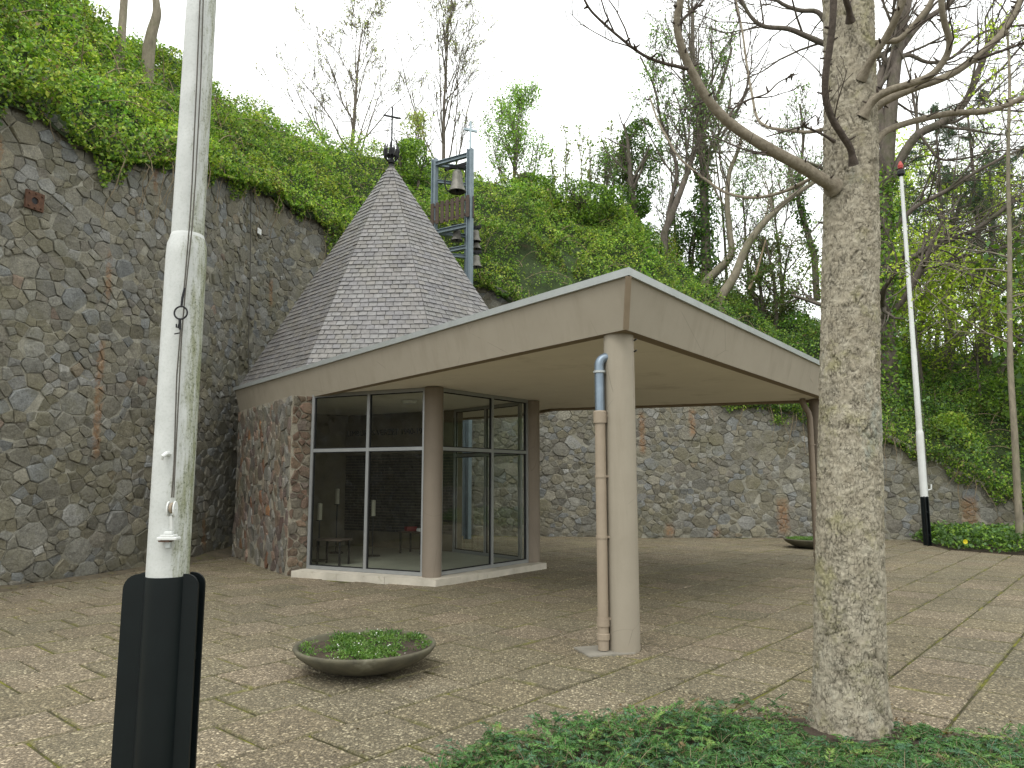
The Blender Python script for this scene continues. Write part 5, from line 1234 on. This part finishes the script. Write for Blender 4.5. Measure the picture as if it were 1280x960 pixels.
# ---- big dark bare tree with an ivy-clad trunk behind it
rk = np.random.default_rng(5); DK_D = 21.5
def big_dark_tree():
    out = []; tips = []; bz = hill_z(11.0, DK_D)
    def lim(pxs, d0, d1, w0, w1, kids, lev=0, L=(2.2, 3.6), sub=(5, 5, 4)):
        n_ = len(pxs); P = smooth_poly([at(x, y, d0 + (d1 - d0) * i / (n_ - 1)) for i, (x, y) in enumerate(pxs)], 4); r = np.linspace(w0, w1, len(P)) / 2 / F_PX * (P[:, 1]); out.append((lev, P, r))
        for k in range(kids):
            i = rk.integers(len(P) // 5, len(P)); tg = P[i] - P[i - 1]; d = tg / np.linalg.norm(tg) + rk.normal(size=3) * .55; grow(rk, P[i], d, rk.uniform(*L), max(.012, r[i] * .45), 1, 3, out, tips, 0, .05, .2, sub, (.35, .9), .55, .3)
        return P
    tk = lim([(1110, 530), (1108, 460), (1105, 380), (1104, 300), (1106, 235), (1112, 150), (1118, 90), (1126, 40), (1140, -30), (1150, -120)], 21.5, 21.5, 29, 9, 16)
    lim([(1106, 240), (1128, 196), (1148, 168), (1180, 152), (1206, 128), (1222, 92), (1236, 58), (1256, 28), (1276, 0), (1300, -40)], 21.5, 20.5, 13, 5, 17)
    lim([(1108, 200), (1098, 130), (1102, 90), (1125, 62), (1150, 30), (1185, 5), (1220, -30)], 21.5, 22, 12, 6, 14)
    lim([(1150, 168), (1160, 182), (1176, 199), (1205, 198), (1240, 190), (1290, 185)], 21.2, 21, 4, 2, 8)
    lim([(1106, 300), (1140, 262), (1180, 240), (1225, 212), (1290, 180)], 21.5, 20, 7, 3, 14)
    lim([(1108, 345), (1135, 325), (1175, 305), (1225, 283), (1290, 232)], 21.5, 20.5, 9, 4, 12)
    lim([(1108, 352), (1150, 340), (1200, 322), (1250, 310), (1300, 300)], 21.5, 23, 5, 3, 9)
    lim([(1100, 70), (1036, 56), (1010, 46), (985, 36), (955, 33), (938, 20), (925, -4)], 21.5, 20.8, 9, 4, 12)
    lim([(1098, 60), (1040, 34), (1022, 15), (1000, 13), (978, 5), (960, -10)], 21.5, 21.5, 8, 4, 8)
    lim([(1098, 110), (1130, 70), (1160, 78), (1190, 72), (1230, 40), (1290, 30)], 21.5, 21, 6, 3, 10)
    lim([(1104, 250), (1060, 225), (1000, 200), (940, 190), (890, 170)], 21.5, 21, 6, 2, 9)
    ivy = ivy_on(rk, tk[:18], np.linspace(.36, .24, 18), 4200, .11, .13, cols=(G_MID, G_FRESH, (.07, .16, .04)))
    return tree_object('beech_tree', 'dark bare spreading tree with an ivy clad trunk right behind the pale foreground trunk', tuple(tk[0]), out, M_BARK_DARK, None, None, M_BARK_DARK, ivy=ivy)
big_dark_tree()

# ---- trees along the crest of the bank
def bank_tree(name, label, px, d, toppx, r, rng, leafcfg=None, spread=.55, mains=9, mat=M_BARK_GREY, lv=3, lean=0.0, bend=.03, nch=(9, 7, 6), ang=(.35, .8), up=.14, lr=.45, start=.25, pts=None, ivycfg=None, wig=.13):
    x = (px - 640) / F_PX * d * 1.0; bz = hill_z(x, d) - .25; topz = at(px, toppx, d).z; H = topz - bz; out = []; tips = []
    if pts is not None:
        P = smooth_poly(stem_px(pts, d), 4); P = np.concatenate([[P[0] - np.array([0, 0, 1.8])], P]); out.append((0, P, np.linspace(r, r * .3, len(P))))
    else:
        P = [np.array([x, d, bz])]; dd = np.array([lean, 0, 1.0])
        for i in range(8): dd = dd + rng.normal(size=3) * bend + np.array([0, 0, .05]); dd /= np.linalg.norm(dd); P.append(P[-1] + dd * H / 8)
        P = np.array(P); out.append((0, P, np.linspace(r, r * .15, 9)))
    for k in range(mains):
        t = start + (1 - start) * (k + rng.random()) / mains; i = min(int(t * (len(P) - 1)), len(P) - 2); q = P[i] + (P[i + 1] - P[i]) * (t * (len(P) - 1) - i); a = rng.uniform(0, 2 * PI); e = rng.uniform(*ang); d_ = np.array([math.cos(a) * math.sin(e), math.sin(a) * math.sin(e), math.cos(e)])
        grow(rng, q, d_, H * spread * (1.1 - .75 * t) * rng.uniform(.75, 1.15), max(.012, r * .45 * (1 - .8 * t)), 1, lv, out, tips, 0, up, wig, nch[1:], ang, lr, .3, .15)
    lf = None
    if leafcfg: per, size, cols, w, spr = leafcfg; lf = tip_leaves(rng, tips, per, size, cols, w, spr)
    iv = None
    if ivycfg: iN, isz, thick, a0, a1 = ivycfg; m0, m1 = int(a0 * (len(P) - 1)), max(int(a1 * (len(P) - 1)), 2); iv = ivy_on(rng, P[m0:m1 + 1], np.full(m1 - m0 + 1, r), iN, isz, thick)
    return tree_object(name, label, tuple(P[0]), out, mat, lf, 'trees on the bank', M_BARK_DARK if mat is M_BARK_DARK else mat, ivy=iv, thin=True)
def rg(s): return np.random.default_rng(s)
SPR = [(.26, .33, .09), (.32, .36, .14), (.33, .28, .16)]
FRS = [(.22, .38, .08), (.16, .29, .06), (.28, .42, .1)]
bank_tree('bare_tree', 'thin straight trunk at the top left corner above the overgrown wall', 114, 14.5, -260, .10, rg(1), None, .3, 5, M_BARK_TAN, 2, start=.7)
bank_tree('bare_tree', 'bent trunk just left of the near flagpole, on top of the bank', 190, 15.5, -260, .14, rg(2), None, .3, 5, M_BARK_TAN, 2, start=.75, pts=[(186, 62), (190, 40), (196, 18), (195, 0), (192, -40), (196, -110)])
bank_tree('young_tree', 'sparse budding tree on the skyline left of the spire cross', 428, 30, 42, .13, rg(3), (1.5, .085, SPR, [2, 2, 2], .07), .6, 17, M_BARK_GREY, 4, start=.16, ang=(.35, .85), nch=(9, 6, 5, 4), lr=.5)
bank_tree('young_tree', 'sparse thin budding tree on the skyline straight behind the bell tower', 552, 32, 28, .13, rg(4), (1.4, .085, SPR, [2, 2, 2.5], .07), .56, 18, M_BARK_GREY, 4, start=.18, ang=(.3, .8), nch=(9, 6, 5, 4), lr=.5)
bank_tree('young_tree', 'fresh green leafy tree right of the bell tower cross', 640, 29, 128, .11, rg(6), (7, .11, FRS, [3, 2, 2], .18), .6, 18, M_BARK_GREY, 3, start=.1, ang=(.35, .8), up=.2)
bank_tree('young_tree', 'small pale green tree between the spire cross and the bell tower', 512, 27, 150, .08, rg(16), (3, .11, SPR, [3, 2, 1], .14), .5, 10, M_BARK_GREY, 3, start=.1)
for k, (px_, tp_) in enumerate(((695, 192), (712, 168), (728, 160), (742, 178), (758, 172), (772, 150), (784, 168))):
    bank_tree('sapling', ['leftmost sapling of the thin row above the canopy corner', 'second sapling from the left in the thin row above the canopy', 'third sapling of the thin row, with light yellowish leaves', 'middle sapling of the thin row above the canopy corner', 'fifth sapling of the thin row, close left of the ivy clad tree', 'tall thin sapling just left of the ivy clad tree', 'rightmost thin sapling touching the ivy clad tree'][k], px_, 27 + (k % 3), tp_ + 6, .045, rg(40 + k), (3.2, .13, [(.2, .26, .07), (.26, .28, .1), (.12, .2, .05)], [3, 2, 2], .1), .3, 8, M_BARK_TAN, 2, start=.2, ang=(.15, .45), up=.3)
def blob_foliage(rng, cx, cy, z0, z1, rx, ry, N, size, cols, w, shape=.5, lum=.35):
    t = rng.random(N); a = rng.uniform(0, 2 * PI, N); prof = np.sin(PI * np.clip(t * .92 + .06, 0, 1)) ** shape; r = rng.random(N) ** .42
    P = np.column_stack([cx + np.cos(a) * r * prof * rx, cy + np.sin(a) * r * prof * ry, z0 + t * (z1 - z0)]); P = P + np.array([tuple(noise.noise_vector(Vector((p[0] * .75, p[1] * .75, p[2] * .75)))) for p in P]) * np.array([rx, ry, rx * .8]) * .5; nn = np.array([noise.fractal(Vector((p[0] * 1.3, p[1] * 1.3, p[2] * 1.0)), 1, 2, 3) for p in P]); P = P[nn > -.02 - .25 * rng.random(N)]
    T = mixtint(rng, len(P), cols, w); return leaves(P, size, rng, T, (0, -.3, .4), .7, .6)
def bushy(name, label, px, d, top, wpx, r, rng, N, size, cols, w, stems=3, shape=.5, base_py=None, cat='tree', group='trees on the bank', mat=M_BARK_DARK):
    x = (px - 640) / F_PX * d; z0 = hill_z(x, d) - .3; z1 = at(px, top, d).z; out = []; tips = []
    for k in range(stems):
        a = rng.uniform(0, 2 * PI); dd = np.array([.18 * math.cos(a), .18 * math.sin(a), 1]); grow(rng, (x + .25 * math.cos(a), d + .25 * math.sin(a), z0), dd, (z1 - z0) * .92, r, 0, 2, out, tips, 0, .06, .08, (10, 5), (.4, .9), .4, .25)
    rx = wpx / 2 / F_PX * d; lf = blob_foliage(rng, x, d, z0 + .15 * (z1 - z0) * (shape < .9), z1, rx, rx * .9, N, size, cols, w, shape)
    return tree_object(name, label, (x, d, z0), out, mat, lf, group, cat=cat)
bushy('ivy_tree', 'dense dark ivy clad tree like a column above the canopy corner', 806, 26.5, 150, 56, .16, rg(61), 9500, .10, [G_DARK, G_MID, (.12, .21, .06)], [2, 3, 2], 3, .45)
bushy('shrub', 'leafy green shrub on the crest between the bell tower and the saplings', 668, 25.5, 218, 76, .06, rg(62), 5200, .10, [G_DARK, G_MID, G_FRESH], [2, 3, 2], 3, .5, cat='shrub', group='shrubs on the bank')
bushy('shrub', 'round green shrub on the crest above the canopy edge', 735, 25, 232, 92, .06, rg(63), 6200, .10, [G_DARK, G_MID, G_FRESH], [2, 3, 2], 3, .5, cat='shrub', group='shrubs on the bank')
bushy('shrub', 'bright shrub on the crest behind the spire finial', 508, 24, 172, 60, .05, rg(64), 3800, .10, [G_DARK, G_MID, G_FRESH], [1, 3, 2], 3, .5, cat='shrub', group='shrubs on the bank')
bushy('shrub', 'olive brown evergreen thicket beside the leaning trunks, left of the pale trunk', 972, 25.5, 292, 120, .09, rg(65), 11000, .10, [G_MID, (.12, .15, .05), (.16, .145, .07), (.1, .17, .05)], [2, 3, 2, 1.5], 5, .4, cat='shrub', group='shrubs on the bank')
bushy('shrub', 'dark evergreen bush between the ivy tree and the leaning trunks', 862, 27.5, 268, 70, .07, rg(66), 4600, .10, [G_DARK, G_MID, (.09, .14, .05)], [3, 2, 1], 3, .5, cat='shrub', group='shrubs on the bank')
# multi-stemmed tree, tall ivy trunk, S-shaped and leaning trunks
OPN = [(.15, .26, .09), (.2, .31, .11), (.11, .19, .07)]
bank_tree('leaning_tree', 'multi-stemmed dark tree leaning right, next to the ivy clad column', 838, 26, 60, .14, rg(71), (2.6, .11, OPN, [2, 2, 1], .16), .42, 12, M_BARK_DARK, 3, start=.3, pts=[(830, 292), (842, 262), (856, 225), (868, 190), (884, 150), (900, 110), (915, 60)])
bank_tree('leaning_tree', 'thin dark stem leaning left out of the multi-stemmed clump', 834, 26.3, 90, .10, rg(72), (2.6, .11, OPN, [2, 2, 1], .16), .42, 10, M_BARK_DARK, 3, start=.4, pts=[(832, 292), (838, 255), (846, 215), (838, 180), (826, 150), (818, 110), (800, 70)])
bank_tree('tall_tree', 'tall straight tree with green ivy on its trunk, fine crown above the canopy', 880, 27, -10, .22, rg(73), (1.2, .09, [(.16, .17, .1), (.1, .1, .06), (.12, .18, .07)], [2, 2, 2], .16), .5, 20, M_BARK_GREY, 3, start=.35, ang=(.3, .7), pts=[(884, 352), (882, 300), (880, 240), (878, 180), (872, 120), (866, 70), (866, 10)], ivycfg=(3300, .13, .16, 0, .8))
bank_tree('bare_tree', 'S-shaped bare trunk between the ivy clad trunk and the leaning grey trunk', 904, 26.2, 150, .17, rg(74), (1.6, .1, OPN, [1, 1, 1], .16), .5, 10, M_BARK_TAN, 3, start=.5, pts=[(882, 352), (900, 335), (914, 318), (912, 290), (909, 250), (912, 215), (922, 190), (930, 160)])
bank_tree('leaning_tree', 'smooth grey trunk leaning strongly to the right towards the pale trunk', 904, 24.5, 200, .17, rg(75), (1.2, .1, OPN, [1, 1, 1], .14), .4, 9, M_BARK_TAN, 3, start=.5, pts=[(900, 372), (918, 345), (930, 315), (945, 290), (968, 265), (995, 242), (1020, 226), (1060, 190)])
m = MB(); m.tube([tuple(at(936, 362, 24.3)), tuple(at(946, 340, 24.35)), tuple(at(957, 300, 24.4))], [.045, .04, .025], 6); top('broken_branch', m.mesh('broken_branch', M_DEADSTEM), None, 'pale broken branch propped up in the undergrowth below the leaning trunk', 'branch')
bank_tree('bare_tree', 'ivy clad slanting stem half hidden left of the pale trunk', 1010, 28, 150, .13, rg(76), (1.0, .12, OPN, [1, 1, 1], .14), .4, 10, M_BARK_GREY, 3, start=.4, pts=[(1018, 320), (1006, 280), (998, 250), (1000, 215), (1004, 175), (1000, 130)], ivycfg=(900, .12, .12, 0, .7))
# far right: pines, beeches with new leaves, slanting trunks
for k, (px_, d_, tp_, lab) in enumerate(((762, 27.5, 190, 'loose light green young tree behind the round shrub above the canopy'), (850, 28.5, 170, 'loose green young tree in the gap left of the tall ivy clad trunk'), (945, 28, 215, 'thin green young tree behind the leaning grey trunk'), (985, 29, 190, 'open green young tree just left of the pale foreground trunk'), (915, 30, 120, 'slender open tree behind the S-shaped trunk'))):
    bank_tree('young_tree', lab, px_, d_, tp_, .08, rg(170 + k), (3.2, .10, OPN, [2, 2, 1], .18), .5, 12, M_BARK_GREY, 3, start=.12, ang=(.4, .9), up=.1)
def pine(px, d, top, r, seed, label, N):
    rng = rg(seed); x = (px - 640) / F_PX * d; z0 = hill_z(x, d) - .3; z1 = at(px, top, d).z; H = z1 - z0; out = []; P = np.array([[x + .12 * math.sin(q * 2 + seed), d, z0 + H * q] for q in np.linspace(0, 1, 9)]); out.append((0, P, np.linspace(r, .03, 9))); Q = []
    for k in range(46):
        t = .28 + .72 * rng.random(); a = rng.uniform(0, 2 * PI); L = H * .17 * (1.25 - t) * rng.uniform(.6, 1.3) + .3; q = np.array([np.interp(t, np.linspace(0, 1, 9), P[:, 0]), d, z0 + H * t]); d_ = np.array([math.cos(a), math.sin(a), rng.uniform(-.1, .35)]); tips = []; grow(rng, q, d_, L, .03, 1, 2, out, tips, 0, .06, .15, (5, 4), (.4, .9), .5, .3, .4)
        for tp2 in tips: Q.append(tp2[-1]); Q.append(tp2[len(tp2) // 2])
    Q = np.array(Q); Q = Q[rng.random(len(Q)) < .8]; pp = np.repeat(Q, N, 0); D = rng.normal(size=pp.shape) + np.array([0, 0, .4]); D /= np.linalg.norm(D, axis=1, keepdims=True); pp = pp + D * .11
    T = mixtint(rng, len(pp), [(.06, .10, .075), (.09, .135, .095), (.05, .08, .05)], [2, 2, 1]); lf = leaves(pp, .2, rng, T, (0, 0, .3), .4, .16, .1, D * 3)
    tree_object('pine_tree', label, (x, d, z0), out, M_BARK_DARK, lf, 'pines at the right', thin=True)
pine(1196, 25.5, 150, .13, 81, 'dark pine with tufted needles, left of the two at the right', 17)
pine(1240, 26, 136, .14, 82, 'dark pine with tufted needles nearest the right edge', 17)
pine(1290, 28, 190, .13, 83, 'dark pine cut off by the right edge of the view', 22)
NEW = [(.40, .52, .06), (.48, .57, .09), (.28, .43, .05)]
bank_tree('beech_sapling', 'bright yellow green young beech behind the far flagpole top', 1140, 28, 215, .09, rg(84), (9, .13, NEW, [2, 2, 1], .2), .5, 13, M_BARK_GREY, 3, start=.1, ang=(.7, 1.3), up=.03)
bank_tree('beech_sapling', 'young beech with flat sprays of new leaves right of the far flagpole', 1195, 26, 300, .07, rg(85), (9, .12, NEW, [2, 2, 1], .18), .6, 11, M_BARK_GREY, 3, start=.1, ang=(.9, 1.45), up=.02)
bank_tree('beech_sapling', 'yellow green young beech beyond the thin trunk at the right edge', 1262, 27, 240, .08, rg(86), (9, .12, NEW, [2, 2, 1], .2), .5, 12, M_BARK_GREY, 3, start=.1, ang=(.7, 1.35), up=.03)
bank_tree('beech_sapling', 'tall light green beech far behind the dark trees at right', 1165, 36, 190, .1, rg(87), (8, .16, NEW, [2, 2, 1], .25), .5, 12, M_BARK_GREY, 3, start=.1, ang=(.5, 1.2), up=.05)
for k, (px_, d_, tp_, lab) in enumerate(((1158, 23.5, 330, 'low bright young beech with flat leaf sprays just right of the far flagpole'), (1228, 23, 345, 'low bright young beech with flat leaf sprays left of the slim pale trunk'), (1125, 24, 300, 'bright young beech between the pale foreground trunk and the far flagpole'))):
    bank_tree('beech_sapling', lab, px_, d_, tp_, .05, rg(190 + k), (10, .10, NEW, [2, 2, 1], .16), .75, 11, M_BARK_GREY, 3, start=.25, ang=(1.0, 1.5), up=.0)
for k, (px_, d_, tp_, lab) in enumerate(((1118, 38, 230, 'far light green beech just right of the ivy clad trunk'), (1215, 40, 215, 'far yellow green beech between the two pines'), (1255, 38, 260, 'far green beech behind the slim pale trunk'), (1290, 40, 200, 'far green beech at the very right edge of the view'), (1085, 40, 250, 'far green beech hidden behind the pale foreground trunk'))):
    bank_tree('beech_tree', lab, px_, d_, tp_, .12, rg(130 + k), (5, .17, [(.3, .42, .08), (.38, .48, .1), (.2, .33, .07)], [2, 2, 1], .25), .5, 13, M_BARK_GREY, 3, start=.1, ang=(.5, 1.2), up=.05)
for k, (px_, d_, tp_, w_, lab) in enumerate(((1400, 19, 250, 260, 'leafy tree beyond the right edge nearest the ivy bed'), (1600, 20, 200, 260, 'leafy tree beyond the right edge, second from the bed'), (1850, 20, 120, 300, 'tall leafy tree well beyond the right edge'), (2200, 20, 60, 330, 'tallest leafy tree far beyond the right edge'), (1500, 24, 150, 300, 'tall leafy tree on the bank beyond the right edge'))):
    bushy('leafy_tree', lab, px_, d_, tp_, w_, .15, rg(150 + k), 5000, .22, [G_DARK, G_MID, G_BLUE], [2, 3, 1], 3, .5, group='trees beyond the right edge')
SL = [('dark slanting trunk close right of the far flagpole', 27, .13, [(1146, 442), (1152, 395), (1164, 350), (1180, 315), (1195, 270), (1205, 220)]),
      ('thin dark upright trunk behind the slanting one right of the flagpole', 30, .1, [(1170, 432), (1176, 390), (1183, 340), (1188, 290), (1196, 230)]),
      ('straight thin trunk in the middle of the gap right of the flagpole', 31, .1, [(1190, 425), (1192, 380), (1190, 330), (1192, 280), (1190, 210)]),
      ('heavy brown trunk leaning right over the far right bank', 25.5, .17, [(1166, 462), (1190, 430), (1215, 400), (1232, 380), (1262, 355), (1300, 320)]),
      ('pale thin stem slanting right in the right bank', 25, .07, [(1192, 474), (1208, 455), (1222, 440), (1234, 420), (1250, 395)]),
      ('dark stout trunk standing on the right bank beneath the pines', 26.5, .17, [(1212, 480), (1222, 440), (1232, 395), (1236, 340), (1240, 280), (1236, 200)]),
      ('brown trunk leaning right near the right edge of the bank', 25.2, .14, [(1238, 490), (1252, 462), (1268, 440), (1285, 410), (1310, 370)])]
for k, (lab, d, r, pts) in enumerate(SL):
    bank_tree('bare_tree', lab, pts[0][0], d, pts[-1][1], r, rg(90 + k), (.7, .12, [(.18, .28, .05), (.1, .16, .04)], [1, 1], .15), .45, 9, M_BARK_DARK if k in (0, 1, 2, 5) else M_BARK_GREY, 3, start=.45, pts=pts, ang=(.5, 1.1), up=.06)
# thin pale trunk standing in the ivy bed
bank_tree('young_beech', 'slim pale trunk growing in the ivy bed at the right edge', 1270, 16.4, 60, .085, rg(99), (3.2, .09, NEW, [2, 2, 1], .12), .4, 14, M_BARK_TAN, 3, start=.42, pts=[(1276, 690), (1272, 620), (1268, 540), (1263, 460), (1262, 380), (1262, 300), (1260, 200), (1262, 100), (1258, 20)], ang=(.8, 1.4), up=.02)
# fresh leafy sprays low over the right bank
for k, (px_, py_, w_, lab) in enumerate(((1200, 555, 110, 'light green low shrub spreading over the right wall end'), (1140, 530, 90, 'dark leafy shrub above the wall beside the far flagpole'), (1240, 500, 90, 'green shrub on the bank behind the slim pale trunk'))):
    rng = rg(110 + k); d = 21.0 + k * .8; c = at(px_, py_, d); zg = c.z - .5
    lf = blob_foliage(rng, c.x, c.y, zg, c.z + .75, w_ / 2 / F_PX * d, .9, 2600, .11, [[G_FRESH, G_YEL, G_MID], [G_DARK, G_MID, G_BLUE], [G_MID, G_FRESH, G_DARK]][k], [2, 1.5, 1], .6); out = []; tips = []
    for q in range(4): grow(rng, (c.x + rng.normal() * .3, c.y, zg - .4), (rng.normal() * .5, rng.normal() * .4, 1), 1.2, .02, 0, 1, out, tips, 0, .05, .15, (5,), (.4, .9), .5)
    tree_object('shrub', lab, (c.x, c.y, zg - .4), out, M_BARK_DARK, lf, 'shrubs on the right bank', cat='shrub')
